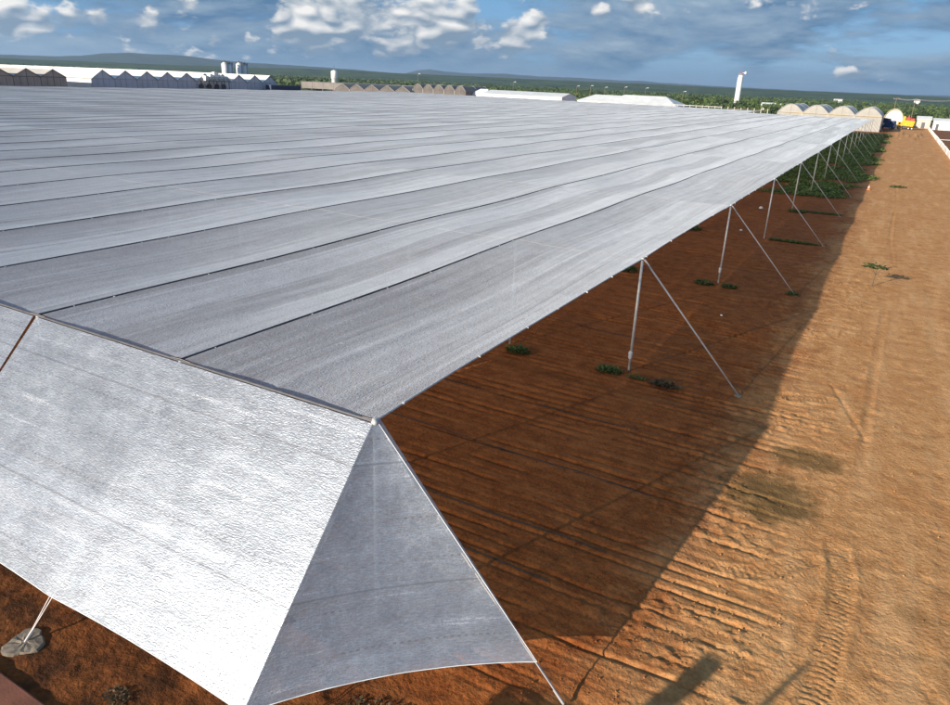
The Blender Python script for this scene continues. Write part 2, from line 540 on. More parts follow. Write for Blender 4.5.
def ground_material():
    m = bpy.data.materials.new('soil'); m.use_nodes = True
    g = NT(m.node_tree)
    out = g.n('ShaderNodeOutputMaterial'); b = g.n('ShaderNodeBsdfPrincipled')
    pos = g.n('ShaderNodeNewGeometry').outputs['Position']
    x, y, z = g.sep(pos)
    n_big = g.noise(pos, 0.28, 2.0, 0.55)
    n_mid = g.noise(pos, 1.7, 4.0, 0.62)
    n_fine = g.noise(pos, 14.0, 3.0, 0.75)
    n_lane = g.noise(g.comb(g.math('MULTIPLY', x, 1.0), g.math('MULTIPLY', y, 0.11), 0.0), 1.0, 3.0, 0.6)
    n_row = g.noise(g.comb(g.math('MULTIPLY', x, 0.25), g.math('MULTIPLY', y, 1.6), 5.0), 1.0, 4.0, 0.65)
    mixn = g.math('ADD', g.math('MULTIPLY', n_mid, 0.55), g.math('MULTIPLY', n_fine, 0.45))
    # damp red field soil
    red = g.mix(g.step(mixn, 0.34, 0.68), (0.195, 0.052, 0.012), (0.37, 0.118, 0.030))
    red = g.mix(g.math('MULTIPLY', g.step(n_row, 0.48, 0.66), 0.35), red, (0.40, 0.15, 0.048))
    # dry tan road soil
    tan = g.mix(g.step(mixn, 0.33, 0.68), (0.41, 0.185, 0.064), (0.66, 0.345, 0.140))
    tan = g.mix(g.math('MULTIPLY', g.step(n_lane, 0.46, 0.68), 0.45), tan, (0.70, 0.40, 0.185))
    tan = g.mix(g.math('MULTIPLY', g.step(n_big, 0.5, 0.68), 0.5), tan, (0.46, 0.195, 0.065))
    n_spk = g.noise(pos, 5.0, 4.0, 0.75)
    tan = g.mix(g.math('MULTIPLY', g.step(n_spk, 0.52, 0.70), 0.45), tan, (0.25, 0.10, 0.036))
    red = g.mix(g.math('MULTIPLY', g.step(n_spk, 0.53, 0.68), 0.5), red, (0.07, 0.026, 0.010))
    xr = g.math('ADD', x, g.math('MULTIPLY', g.math('SUBTRACT', n_big, 0.5), 3.0))
    xr = g.math('ADD', xr, g.math('MULTIPLY', g.math('SUBTRACT', n_mid, 0.5), 1.6))
    # the bare strip outside the corner is only a little darker than the road
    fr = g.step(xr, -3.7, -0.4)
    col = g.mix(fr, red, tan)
    # field right of the white wall
    col = g.mix(g.step(x, 9.3, 10.0), col, g.mix(g.step(n_mid, 0.35, 0.65), (0.16, 0.062, 0.028), (0.27, 0.125, 0.06)))
    # darker earth before the front net
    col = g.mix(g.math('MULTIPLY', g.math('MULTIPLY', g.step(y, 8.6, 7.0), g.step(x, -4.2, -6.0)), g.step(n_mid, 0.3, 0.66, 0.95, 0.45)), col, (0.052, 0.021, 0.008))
    # dark olive spots beside the road
    for cx, cy, rx, ry, k in ((-0.95, 18.2, 1.35, 1.55, 0.75), (-0.35, 21.0, 1.2, 0.85, 0.65), (2.4, 15.0, 0.5, 0.4, 0.25)):
        ex = g.math('DIVIDE', g.math('SUBTRACT', x, cx), rx); ey = g.math('DIVIDE', g.math('SUBTRACT', y, cy), ry)
        r = g.math('SQRT', g.math('ADD', g.math('MULTIPLY', ex, ex), g.math('MULTIPLY', ey, ey)))
        r = g.math('ADD', r, g.math('MULTIPLY', g.math('SUBTRACT', n_mid, 0.5), 1.1))
        col = g.mix(g.math('MULTIPLY', g.step(r, 0.55, 1.1, 1.0, 0.0), k), col, (0.105, 0.068, 0.022))
    # scrub country beyond the farm
    far = g.math('MAXIMUM', g.step(y, 330.0, 420.0), g.math('MAXIMUM', g.step(x, -290.0, -340.0), g.step(x, 45.0, 75.0)))
    scr_n = g.noise(pos, 0.016, 5.0, 0.7)
    scrub = g.mix(g.step(scr_n, 0.36, 0.66), (0.035, 0.065, 0.016), (0.10, 0.145, 0.036))
    col = g.mix(far, col, scrub)
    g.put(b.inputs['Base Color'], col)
    b.inputs['Roughness'].default_value = 0.95
    b.inputs['Specular IOR Level'].default_value = 0.15
    peb = g.n('ShaderNodeTexVoronoi'); g.put(peb.inputs['Vector'], pos); peb.inputs['Scale'].default_value = 9.0
    h = g.math('ADD', g.math('MULTIPLY', n_fine, 0.7), g.math('MULTIPLY', peb.outputs[0], 0.25))
    n1 = g.bump(h, 0.8, 0.05)
    g.put(b.inputs['Normal'], g.bump(g.math('ADD', n_mid, n_spk), 0.35, 0.08, n1))
    g.put(out.inputs['Surface'], b.outputs[0])
    MATS['soil'] = m


ground_material()


def hill_material(name, c1, c2):
    m = bpy.data.materials.new(name); m.use_nodes = True
    g = NT(m.node_tree)
    out = g.n('ShaderNodeOutputMaterial'); b = g.n('ShaderNodeBsdfPrincipled')
    pos = g.n('ShaderNodeNewGeometry').outputs['Position']
    n1 = g.noise(pos, 0.006, 8.0, 0.7)
    g.put(b.inputs['Base Color'], g.mix(g.step(n1, 0.35, 0.65), c1, c2))
    b.inputs['Roughness'].default_value = 1.0
    b.inputs['Specular IOR Level'].default_value = 0.0
    g.put(b.inputs['Normal'], g.bump(g.noise(pos, 0.03, 6.0, 0.7), 0.8, 12.0))
    g.put(out.inputs['Surface'], b.outputs[0])
    MATS[name] = m


hill_material('hill_forest', (0.012, 0.026, 0.016), (0.035, 0.055, 0.026))
hill_material('hill_green', (0.026, 0.05, 0.016), (0.085, 0.115, 0.036))


# ------------------------------------------------------------------ ground and road (one height field)
def lines_from(a, b, first, growth, limit):
    """positions going from a outwards past limit, growing steps"""
    out, s, p = [], first, a
    sgn = 1 if limit > a else -1
    while (limit - p) * sgn > 0:
        p += sgn * s; s *= growth; out.append(p)
    return out


def polyline_frame(x, y, pts):
    """distance to a polyline and running length along it"""
    best = np.full(x.shape, 1e9); al = np.zeros(x.shape); run = 0.0
    for (ax, ay), (bx, by) in zip(pts[:-1], pts[1:]):
        L = math.hypot(bx - ax, by - ay); ux, uy = (bx - ax) / L, (by - ay) / L
        t = np.clip((x - ax) * ux + (y - ay) * uy, 0, L)
        d = np.hypot(x - ax - t * ux, y - ay - t * uy)
        sel = d < best
        best = np.where(sel, d, best); al = np.where(sel, run + t, al)
        run += L
    return best, al


def ground_height(x, y):
    near = sst(y, 160, 60) * sst(np.abs(x), 60, 25)
    h = 0.05 * (fbm(x * .12, y * .12, 3, 5) - .5)
    rough_edge = sst(x, 2.2, 0.3)
    # furrows scratched across, under and beside the net house
    yw = y + 0.30 * (vnoise(x * .22, y * .5, 3) - .5) + 0.05 * (vnoise(x * 1.3, y * 1.4, 31) - .5)
    ph = np.mod(yw / 0.40, 1.0)
    cell = np.floor(yw / 0.40)
    amp = 0.35 + 0.9 * sst(vnoise(x * .35 + cell * 7.3, cell * 3.1, 11), .45, .75)
    groove = np.exp(-((ph - .5) / .13) ** 2)
    lip = np.exp(-((ph - .78) / .10) ** 2)
    fz = sst(y, 8.0, 10.5) * sst(x, 0.9, -1.2) * (0.55 + 0.45 * sst(fbm(x * .25, y * .25, 2, 41), .35, .6))
    h = h + fz * amp * (-0.040 * groove + 0.018 * lip - 0.060 * sst(x, -.5, -3) * np.exp(-((ph - .5) / .07) ** 2))
    # clods on the loose strip between net house and road
    cz = sst(x, 1.9, 0.2) * sst(x, -9, -3.0)
    cl = fbm(x * 3.2, y * 3.2, 3, 21)
    h = h + cz * 0.030 * sst(fbm(x * 4.6, y * 5.6, 3, 21), .56, .70) * sst(vnoise(x * .6, y * .5, 23), .35, .65) + cz * 0.03 * (fbm(x * 1.3, y * 1.9, 3, 27) - .5)
    h = h + rough_edge * 0.018 * (fbm(x * 6.5, y * 6.5, 2, 61) - .5)
    h = h + 0.030 * sst(x, -1, 1.5) * (fbm(x * .9, y * .55, 4, 71) - .5) + sst(x, -1, 1.5) * (.014 * (fbm(x * 2.6, y * 3.2, 3, 73) - .5) - .014 * sst(fbm(x * 1.7, y * 2.3, 3, 75), .6, .72))
    # front strip before the sloping net: rough, weedy
    h = h + sst(y, 9.5, 7) * sst(x, -1, -4) * 0.10 * (fbm(x * 1.4, y * 1.4, 4, 81) - .5)
    # tracked-machine tread marks
    for pts, w, dep in (([(0.62, 8.0), (0.80, 11.0), (0.93, 13.0), (1.02, 14.4), (1.0, 15.6), (0.8, 16.8)], .27, .026),
                        ([(-2.6, 24.9), (-1.5, 25.6), (-0.2, 26.2)], .34, .024),
                        ([(-1.9, 22.9), (-0.6, 23.5)], .22, .02),
                        ([(-1.6, 14.2), (-0.5, 14.8), (0.3, 15.9)], .24, .016)):
        d, al = polyline_frame(x, y, pts)
        wob = 0.03 * vnoise(al * 2.0, al * 0, 5)
        inside = sst(d, w + wob, w - .06)
        ends = sst(al, 0.0, .2)
        lug = np.sin((al + 0.25 * d) * 2 * math.pi / 0.155)
        h = h + inside * ends * dep * (0.75 * np.clip(lug, -.6, 1) - .45)
        h = h + 0.02 * np.exp(-((d - w - .06) / .06) ** 2) * ends
    # long wheel ruts in the road
    for cx, w, dep, sd in ((1.05, .13, .018, 3), (1.42, .08, .010, 4), (3.15, .25, .012, 5), (4.9, .3, .012, 6), (6.6, .25, .010, 7), (2.35, .15, .006, 8)):
        xc = cx + 0.7 * (vnoise(y * .045, y * 0 + sd, sd) - .5)
        g_ = np.exp(-((x - xc) / w) ** 2) - .55 * np.exp(-((np.abs(x - xc) - 1.6 * w) / (.5 * w)) ** 2)
        h = h - dep * g_ * sst(vnoise(y * .16, y * 0 + sd, sd + 20), .42, .75)
    # one winding narrow drag line
    d, al = polyline_frame(x, y, [(-0.2, 27.9), (0.3, 26.2), (1.15, 23.4)])
    h = h - .03 * np.exp(-(d / .07) ** 2)
    # pits dug at the corner anchor
    d = np.hypot((x + 2.5), (y - 8.95)); h = h - .18 * np.exp(-(d / .45) ** 2)
    d = np.hypot((x + 3.6), (y - 8.6)); h = h + .12 * np.exp(-(d / .35) ** 2)
    h = h * near
    # loose earth heaped at the end of the road
    h = h + .5 * sst(y, 225, 245) * sst(y, 290, 262) * sst(x, -1, 1) * sst(x, 8.5, 6) * sst(fbm(x * .35, y * .3, 3, 91), .45, .7)
    return h


def build_ground():
    xs = sorted(lines_from(-14, 0, .07, 1.13, -16000)) + list(np.arange(-14, 6.001, .05)) + lines_from(6, 0, .07, 1.13, 16000)
    ys = sorted(lines_from(3.0, 0, .05, 1.16, -16000))
    y = 3.0
    while y < 130:
        ys.append(y); y += max(.032, .0042 * y)
    ys += [y] + lines_from(y, 0, .7, 1.12, 16000)
    xs = np.array(xs); ys = np.array(ys)
    X, Y = np.meshgrid(xs, ys)
    Z = ground_height(X, Y)
    # vertex normals from the height field, so that the two sheets join without a seam
    gy, gx = np.gradient(Z, ys, xs)
    N = np.stack([-gx, -gy, np.ones_like(Z)], -1)
    N /= np.linalg.norm(N, axis=-1, keepdims=True)
    V = np.stack([X, Y, Z], -1)
    nx, ny = len(xs), len(ys)
    ii, jj = np.meshgrid(np.arange(nx - 1), np.arange(ny - 1))
    q = np.stack([jj * nx + ii, jj * nx + ii + 1, (jj + 1) * nx + ii + 1, (jj + 1) * nx + ii], -1).reshape(-1, 4)
    xc = xs[ii.ravel()]; yc = ys[jj.ravel()]
    road = (xc > -1.0) & (xc < 8.9) & (yc > -60) & (yc < 300)
    for name, mask in (('dirt_road', road), ('ground', ~road)):
        qq = q[mask]
        used = np.unique(qq)
        remap = np.full(nx * ny, -1, np.int64); remap[used] = np.arange(len(used))
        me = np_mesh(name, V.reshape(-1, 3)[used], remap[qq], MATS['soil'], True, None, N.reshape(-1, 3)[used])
        o = link(name, me)
        o['kind'] = 'structure'
        o['label'] = ('dry orange-tan earth road with wheel ruts and tread marks along the net house' if name == 'dirt_road'
                      else 'furrowed red-brown bare soil under and around the net house')


build_ground()


# ------------------------------------------------------------------ hills on the horizon
def hills(name, D, depth, table, seed, label, mat):
    az = np.arange(-82, 46, 0.22)
    ta = np.array([t[0] for t in table]); te = np.array([t[1] for t in table])
    el = np.interp(az, ta, te)
    el = el + 0.0011 * (fbm(az * .8, az * 0, 6, seed, .6) - .5) * (el > 0.0015)
    top = D * el + CAMH * (el > 0)
    rows = 14
    V = []
    for r in range(rows):
        t = r / (rows - 1)
        # front foot -> crest -> behind
        rad = D - depth + t * depth * 1.6
        s = np.where(t < .625, sst(np.array(t), 0, .625), sst(np.array(t), 1.0, .625))
        a = np.radians(az)
        wob = fbm(az * .9 + r * 3.1, az * 0 + r * .7, 4, seed + 3)
        z = top * s * (1 - .35 * (1 - s) * wob) - 6 * (1 - s)
        V.append(np.stack([rad * np.sin(a), rad * np.cos(a), z], -1))
    V = np.array(V); n = len(az)
    ii, jj = np.meshgrid(np.arange(n - 1), np.arange(rows - 1))
    q = np.stack([jj * n + ii, jj * n + ii + 1, (jj + 1) * n + ii + 1, (jj + 1) * n + ii], -1).reshape(-1, 4)[:, ::-1]
    o = link(name, np_mesh(name, V.reshape(-1, 3), q, MATS[mat], True))
    tag(o, label, None, None, 'structure')


hills('hills', 4000, 1300, [(-82, .0035), (-60, .003), (-47, .0045), (-43.3, .006), (-39, .0068), (-34.9, .0058),
                            (-31, .0058), (-25, .0054), (-20, .0056), (-13.3, .0050), (-6.5, .0048), (2.4, .0042), (10, .004), (46, .005)],
      3, 'low green wooded ridge closing the plain', 'hill_green')
hills('hills', 7600, 1500, [(-82, .007), (-68.8, .0056), (-64.5, .006), (-61.4, .0068), (-58.1, .008), (-56.9, .0095), (-55.4, .0136),
                            (-54, .0150), (-50.6, .0149), (-48.6, .0122), (-46.5, .0104), (-43.3, .0098), (-39, .0080), (-35, .005), (-28, .004), (46, .003)],
      5, 'dark flat-topped wooded hill behind the saw-tooth greenhouses', 'hill_forest')
hills('hills', 9800, 1900, [(-82, .003), (-45, .004), (-35.4, .0045), (-34.05, .0102), (-33.15, .0121), (-32, .0104), (-30.1, .0094), (-27.5, .0106), (-24.9, .0094), (-22, .0098), (-20.4, .0088),
                            (-17.5, .0086), (-13.3, .0064), (-8, .0054), (0, .005), (2.6, .0062), (5, .005), (46, .005)],
      9, 'faint blue hills standing behind the nearer wooded ridge', 'hill_forest')


# ------------------------------------------------------------------ the shade-net house
X0, Y0, HN = -6.95, 9.05, 4.33
PW, ROW = 5.05, 15.65
NS = 37                                         # widths of net
NR_RIGHT, NR_LEFT = 15, 17
house = empty('shade_net_house', (X0, Y0, 0), 'huge silver shade-net house on thin metal posts beside the dirt road', 'net house')
HL = Vector((X0, Y0, 0))
cell_amp = {}


def amp(i, k):
    if (i, k) not in cell_amp:
        r = random.Random(i * 131 + k * 7)
        cell_amp[(i, k)] = (r.uniform(.08, .17), r.uniform(.03, .075))
    return cell_amp[(i, k)]


AMP = np.array([[amp(i, k) for k in range(NR_LEFT + 1)] for i in range(NS + 1)])


def seam_z(i, y):
    ty = (y - Y0) / ROW
    k = np.clip(np.floor(ty).astype(int), 0, NR_LEFT)
    f = ty - np.floor(ty)
    ii = min(max(i, 0), NS)
    return HN - AMP[ii, k, 1] * np.sin(math.pi * f) ** 2


def top_z(i, tx, y):
    """height of net width i at 0..1 across it (0 = the side nearer the road)"""
    ty = (y - Y0) / ROW
    k = np.clip(np.floor(ty).astype(int), 0, NR_LEFT)
    f = ty - np.floor(ty)
    s = np.sin(math.pi * f) ** 2
    z = (1 - tx) * seam_z(i, y) + tx * seam_z(i + 1, y)
    belly = 4 * tx * (1 - tx)
    return z - belly * (.075 + AMP[i, k, 0] * s)


def edge_x(y):
    f = np.mod((y - Y0) / ROW, 1.0)
    return X0 - 0.13 * 4 * f * (1 - f)


def build_top():
    for i in range(NS):
        rows = NR_RIGHT if i < 7 else NR_LEFT
        near = i < 8
        nx = 30 if near else (14 if i < 16 else 8)
        ys = []
        for k in range(rows):
            n = (64 if k < 2 else 40 if k < 4 else 20) if near else (16 if i < 16 else 10)
            ys += list(Y0 + ROW * (k + np.arange(n) / n))
        ys.append(Y0 + ROW * rows)
        ys = np.array(ys); ys[0] += .07
        gap = .046 + .012 * math.sin(i * 2.1)
        tx = np.linspace(0, 1, nx + 1)
        TX, YY = np.meshgrid(tx, ys)
        xa = edge_x(YY) if i == 0 else X0 - PW * i - gap + .02 * (vnoise(YY * .4, YY * 0 + i, 2) - .5)
        xb = X0 - PW * (i + 1) + gap + .02 * (vnoise(YY * .4, YY * 0 + i, 5) - .5)
        XX = xa + (xb - xa) * TX
        Z = top_z(i, TX, YY)
        pin = np.minimum(1, 6 * TX * (1 - TX))
        Z = Z + pin * (.05 * (fbm(XX * .7, YY * .16, 3, 100 + i) - .5) + .020 * (fbm(XX * 3.0, YY * .5, 2, 140 + i) - .5))
        if near:
            # a soft pleat running along the cloth
            xc = .48 + .16 * (vnoise(YY * .09, YY * 0 + i, 9) - .5)
            Z = Z + .028 * np.exp(-((TX - xc) / .018) ** 2) * sst(vnoise(YY * .07, YY * 0 + i, 19), .3, .55)
            xc2 = .24 + .12 * (vnoise(YY * .11, YY * 0 + i, 29) - .5)
            Z = Z + .018 * np.exp(-((TX - xc2) / .014) ** 2) * sst(vnoise(YY * .08, YY * 0 + i, 39), .35, .6)
        V = np.stack([XX, YY, Z], -1).reshape(-1, 3) - np.array(HL)
        UV = np.stack([YY, X0 - XX + i * 1.37], -1).reshape(-1, 2)
        n1, n2 = len(tx), len(ys)
        ii, jj = np.meshgrid(np.arange(n1 - 1), np.arange(n2 - 1))
        q = np.stack([jj * n1 + ii, (jj + 1) * n1 + ii, (jj + 1) * n1 + ii + 1, jj * n1 + ii + 1], -1).reshape(-1, 4)
        o = link('net_panel', np_mesh('net_panel', V, q, MATS['net_top'], True, UV), house)
        if i == 0: o['label'] = 'outermost width of roof net along the road side'


build_top()


def rel(p):
    return Vector(p) - HL


def build_frame():
    # seam cables, with their clips
    for i in range(0, NS + 1):
        rows = NR_RIGHT if i < 7 else NR_LEFT
        n = rows * (6 if i < 10 else 2)
        ys = np.linspace(Y0, Y0 + ROW * rows, n + 1)
        zz = seam_z(i, ys)
        xx = edge_x(ys) if i == 0 else np.full(len(ys), X0 - PW * i)
        mb = MB()
        mb.tube([rel((a, b, c + (.004 if i else -.012))) for a, b, c in zip(xx, ys, zz)], .026 if i else .018, 4)
        mb.build('seam_cable' if i else 'edge_cable', MATS['seam_cable'] if i else MATS['wire'], house, fix=False)
        if i <= 14:
            cb = MB(); y = Y0 + .9
            while y < Y0 + 75:
                z = float(seam_z(i, np.array([y]))[0])
                if i:
                    x = X0 - PW * i
                    s = .022
                    c = rel((x, y, z))
                    s = random.uniform(.012, .024); wd = random.uniform(.025, .05); cb.box(c.x - wd, c.x + wd, c.y - s, c.y + s, c.z - .012, c.z + .014)
                else:
                    c = rel((float(edge_x(np.array([y]))[0]), y, z))
                    s = random.uniform(.012, .035); cb.box(c.x - .02, c.x + random.uniform(.02, .06), c.y - s, c.y + s, c.z - .03, c.z + .005)
                y += random.choice((1.1, 1.6, 2.3, 3.1, 4.6)) if i else random.uniform(1.9, 3.6)
            o = cb.build('clip', MATS['white_clip'], house, fix=False); o['kind'] = 'stuff'
    # cross cables over each row of posts
    for k in range(NR_LEFT + 1):
        a = 0 if k <= NR_RIGHT else 7
        y = Y0 + ROW * k
        pts = []
        for i in range(a, NS + 1):
            pts.append(rel((X0 - PW * i, y, HN + .012)))
            if i < NS:
                for t in (.25, .5, .75):
                    pts.append(rel((X0 - PW * (i + t), y, HN + .006 - .075 * 4 * t * (1 - t))))
        mb = MB(); mb.tube(pts, .004, 4)
        mb.build('cross_cable' if k else 'ridge_cable', MATS['wire'], house, fix=False)
    # ridge pipe along the front
    mb = MB(); mb.tube([rel((X0, Y0 + .01, HN - .03)), rel((X0 - PW * 10, Y0 + .01, HN - .03))], .035, 8)
    mb.build('ridge_pipe', MATS['seam_cable'], house)
    # posts
    pm = MB(); pm.tube([(0, 0, -.1), (0, 0, 2.0), (0, 0, HN - .03)], [.052, .05, .048], 10)
    pme = pm.mesh('post', MATS['galvanised'], True)
    cm = MB(); cm.lathe([(.0, HN - .05), (.058, HN - .05), (.058, HN + .02), (.03, HN + .035)], 0, 0, 10)
    cme = cm.mesh('post_cap', MATS['galvanised'], True)
    wm = MB(); wm.lathe([(.055, .6), (.075, .66), (.068, .74), (.085, .82), (.06, .9)], 0, 0, 9)
    wme = wm.mesh('wrapping', MATS['white_wall'], True)
    gm = MB(); gm.tube([(.05, .03, HN - .03), (4.0, 0, .02)], .028, 6)
    gm.tube([(.05, -.03, HN - .03), (4.0, 0, .02)], .012, 5)
    gme = gm.mesh('guy_wire', MATS['wire'], True)
    fm = MB()
    fm.lathe([(.15, -.05), (.14, .02), (.09, .04), (.0, .05)], 0, 0, 12)
    fme = fm.mesh('anchor_footing', MATS['concrete'])
    for i in range(12):
        for k in range((NR_RIGHT if i < 7 else NR_LEFT) + 1):
            p = link('post', pme, house, rel((X0 - PW * i, Y0 + ROW * k, 0)))
            if i == 0:
                p.rotation_euler = (random.uniform(-.008, .008), random.uniform(-.008, .008), random.uniform(0, 6))
                link('post_cap', cme, p)
                if k in (1, 2):
                    link('wrapping', wme, p, (.02, 0, -.1 if k == 1 else .0))
                if k > 0:
                    link('guy_wire', gme, house, rel((X0, Y0 + ROW * k, 0)))
                    link('anchor_footing', fme, house, rel((X0 + 4.0, Y0 + ROW * k, 0)))
    return gme


build_frame()

# front slope: hangs from the ridge to ties on the front guys
AF = 4.0                                        # anchors stand this far out
DOWN = Vector((0, -AF, -HN)); LEN = DOWN.length
NRM = Vector((0, -HN, AF)).normalized()


def build_front():
    ends = [(X0, 2), (X0 - 2 * PW, 2), (X0 - 4 * PW, 2), (X0 - 6 * PW, 2)]
    for j, (xa, nb) in enumerate(ends):
        ns, nt = 140, 70
        s = np.linspace(0, 1, ns + 1); t = np.linspace(0, 1, nt + 1)
        SS, TT = np.meshgrid(s, t)
        width = PW * nb
        # bay position, for the scalloped hem
        fb = np.mod(SS * nb, 1.0)
        tend = .850 - .010 * 4 * fb * (1 - fb)
        T = .012 + TT * (tend - .012)
        hemgap = .05 if j else 0.0
        XX = xa - hemgap - SS * (width - .07 - hemgap) - .12 * TT * (SS > .999) 
        belly = -.10 * np.sin(math.pi * TT) * (4 * fb * (1 - fb)) * .6
        wr = .020 * (fbm(XX * .8, T * 5.0, 4, 200 + j) - .5) + .006 * (fbm(XX * 2.2, T * 24, 3, 230 + j) - .5)
        edge = np.minimum(1, 8 * SS * (1 - SS)) * np.minimum(1, 10 * TT)
        off = .05 + belly * .5 + wr * edge
        P = np.stack([XX, Y0 + DOWN.y * T + NRM.y * off, HN + DOWN.z * T + NRM.z * off], -1).reshape(-1, 3) - np.array(HL)
        UV = np.stack([XX, T * LEN], -1).reshape(-1, 2)
        n1 = ns + 1
        ii, jj = np.meshgrid(np.arange(ns), np.arange(nt))
        q = np.stack([jj * n1 + ii, jj * n1 + ii + 1, (jj + 1) * n1 + ii + 1, (jj + 1) * n1 + ii], -1).reshape(-1, 4)
        o = link('front_net', np_mesh('front_net', P, q, MATS['net_front'], True, UV), house)
        if j == 0: o['label'] = 'brightly sunlit sloping front net next to the corner'
        hem = MB(); hem.tube([Vector(p) for p in P[-n1::4]] + [Vector(P[-1])], .008, 5)
        hem.build('hem_rope', MATS['white_clip'], o, fix=False)
    # corner gore between the front and the side guy
    C = Vector((X0, Y0, HN))
    L = C + DOWN * .852 + NRM * .05
    Rr = C + Vector((AF, 0, -HN)) * .855 + Vector((HN, 0, AF)).normalized() * .03
    na, nt = 90, 110
    A, T = np.meshgrid(np.linspace(0, 1, na + 1), np.linspace(0.004, 1, nt + 1))
    base = np.array(L)[None, None] * (1 - A[..., None]) + np.array(Rr)[None, None] * A[..., None]
    nn = (Vector(L) - C).cross(Vector(Rr) - C).normalized()
    if nn.z < 0: nn = -nn
    bow = 4 * A * (1 - A)
    up = np.array((C - (L + Rr) / 2).normalized())
    Cs = np.array(C) + (np.array(NRM) * .05) * (1 - A[..., None]) + np.array((.03, 0, .02)) * A[..., None]
    P = Cs + T[..., None] * (base - Cs) + (T ** 3 * bow * .17)[..., None] * up
    off = -.16 * bow * np.sin(math.pi * np.minimum(T, .98) * .75)
    off = off + np.minimum(1, 5 * bow) * (.05 * (fbm(A * T * 5, T * 7, 4, 301) - .5) + .014 * (fbm(A * T * 14, T * 24, 3, 303) - .5))
    P = P + off[..., None] * np.array(nn)
    UV = np.stack([(A - .5) * T * 4.8, T * 5.1], -1).reshape(-1, 2)
    P = P.reshape(-1, 3) - np.array(HL)
    n1 = na + 1
    ii, jj = np.meshgrid(np.arange(na), np.arange(nt))
    q = np.stack([jj * n1 + ii, (jj + 1) * n1 + ii, (jj + 1) * n1 + ii + 1, jj * n1 + ii + 1], -1).reshape(-1, 4)
    o = link('corner_net', np_mesh('corner_net', P, q, MATS['net_front'], True, UV), house)
    o['label'] = 'shaded triangular corner net'
    G = P.reshape(nt + 1, na + 1, 3)
    mb = MB()
    mb.tube([Vector(p) for p in G[-1, ::3]], .008, 5)
    mb.tube([Vector(p) for p in G[::5, -1]], .007, 5)
    mb.build('hem_rope', MATS['white_clip'], o, fix=False)
    # folded edge of the roof net hanging along the side guy
    fl = MB()
    d = (Rr - C)
    for a in range(12):
        p0 = C + d * (a / 12); p1 = C + d * ((a + 1) / 12)
        w0 = .09 * (1 - a / 12) + .015; w1 = .09 * (1 - (a + 1) / 12) + .015
        sv = Vector((.35, .85, .1)).normalized()
        fl.face(rel(p0) + Vector((.02, .02, -.02)), rel(p1) + Vector((.02, .02, -.02)), rel(p1) + sv * w1, rel(p0) + sv * w0)
    fl.build('edge_flap', MATS['net_top'], o)
    # guys and footings of the front
    for i in range(0, 9):
        x = X0 - PW * i
        mb = MB()
        top = C + Vector((-PW * i, 0, -.03)); bot = top + DOWN * .999 + Vector((0, 0, .03))
        for s in (-.035, .035):
            mb.tube([rel(top + Vector((s, 0, -.02))), rel(top + DOWN * .85 + Vector((s, 0, 0))), rel(bot)], .011, 5)
        # twisted end loop just over the footing
        q0 = top + DOWN * .955
        mb.tube([rel(q0), rel(bot)], .028, 6)
        mb.build('guy_wire', MATS['wire'], house, fix=False)
        # poured lump of concrete
        f = MB(); n = 22; b = Vector((x, Y0 - AF, 0))
        rr = [1 + .16 * math.sin(3 * a + i) + random.uniform(-.07, .07) for a in np.linspace(0, 2 * math.pi, n, endpoint=False)]
        for (r, z) in ((.33, -.1), (.33, .0), (.30, .018), (.18, .022), (.06, .026)):
            for k in range(n):
                th = 2 * math.pi * k / n
                f.v.append(tuple(rel(b) + Vector((r * rr[k] * math.cos(th) * 1.05, r * rr[k] * math.sin(th), z + random.uniform(-.012, .012)))))
        for a in range(4):
            for k in range(n):
                k2 = (k + 1) % n
                f.f.append((a * n + k, a * n + k2, (a + 1) * n + k2, (a + 1) * n + k))
        f.f.append(tuple(4 * n + k for k in range(n)))
        f.build('anchor_footing', MATS['concrete'], house, False)
    mb = MB()
    for s in (-.03, .03):
        mb.tube([rel(C + Vector((0, s, -.05))), rel(C + Vector((AF, s * .3, -HN + .02)))], .013, 5)
    q0 = C + Vector((AF, 0, -HN)) * .95
    mb.tube([rel(q0), rel(C + Vector((AF, 0, -HN)))], .026, 6)
    mb.build('guy_wire', MATS['wire'], house, fix=False)
    f = MB(); f.lathe([(.2, -.1), (.19, .02), (.12, .05), (.0, .06)], 0, 0, 14)
    f.build('anchor_footing', MATS['soil'], house, loc=rel((X0 + AF, Y0, -.12)))
    # knot of cloth and rope at the corner top
    f = MB(); f.lathe([(.0, -.07), (.05, -.05), (.07, 0), (.045, .04), (.01, .06)], 0, 0, 12)
    f.build('corner_tie', MATS['galvanised'], house, True, rel((X0 + .01, Y0 - .02, HN - .02)))


build_front()


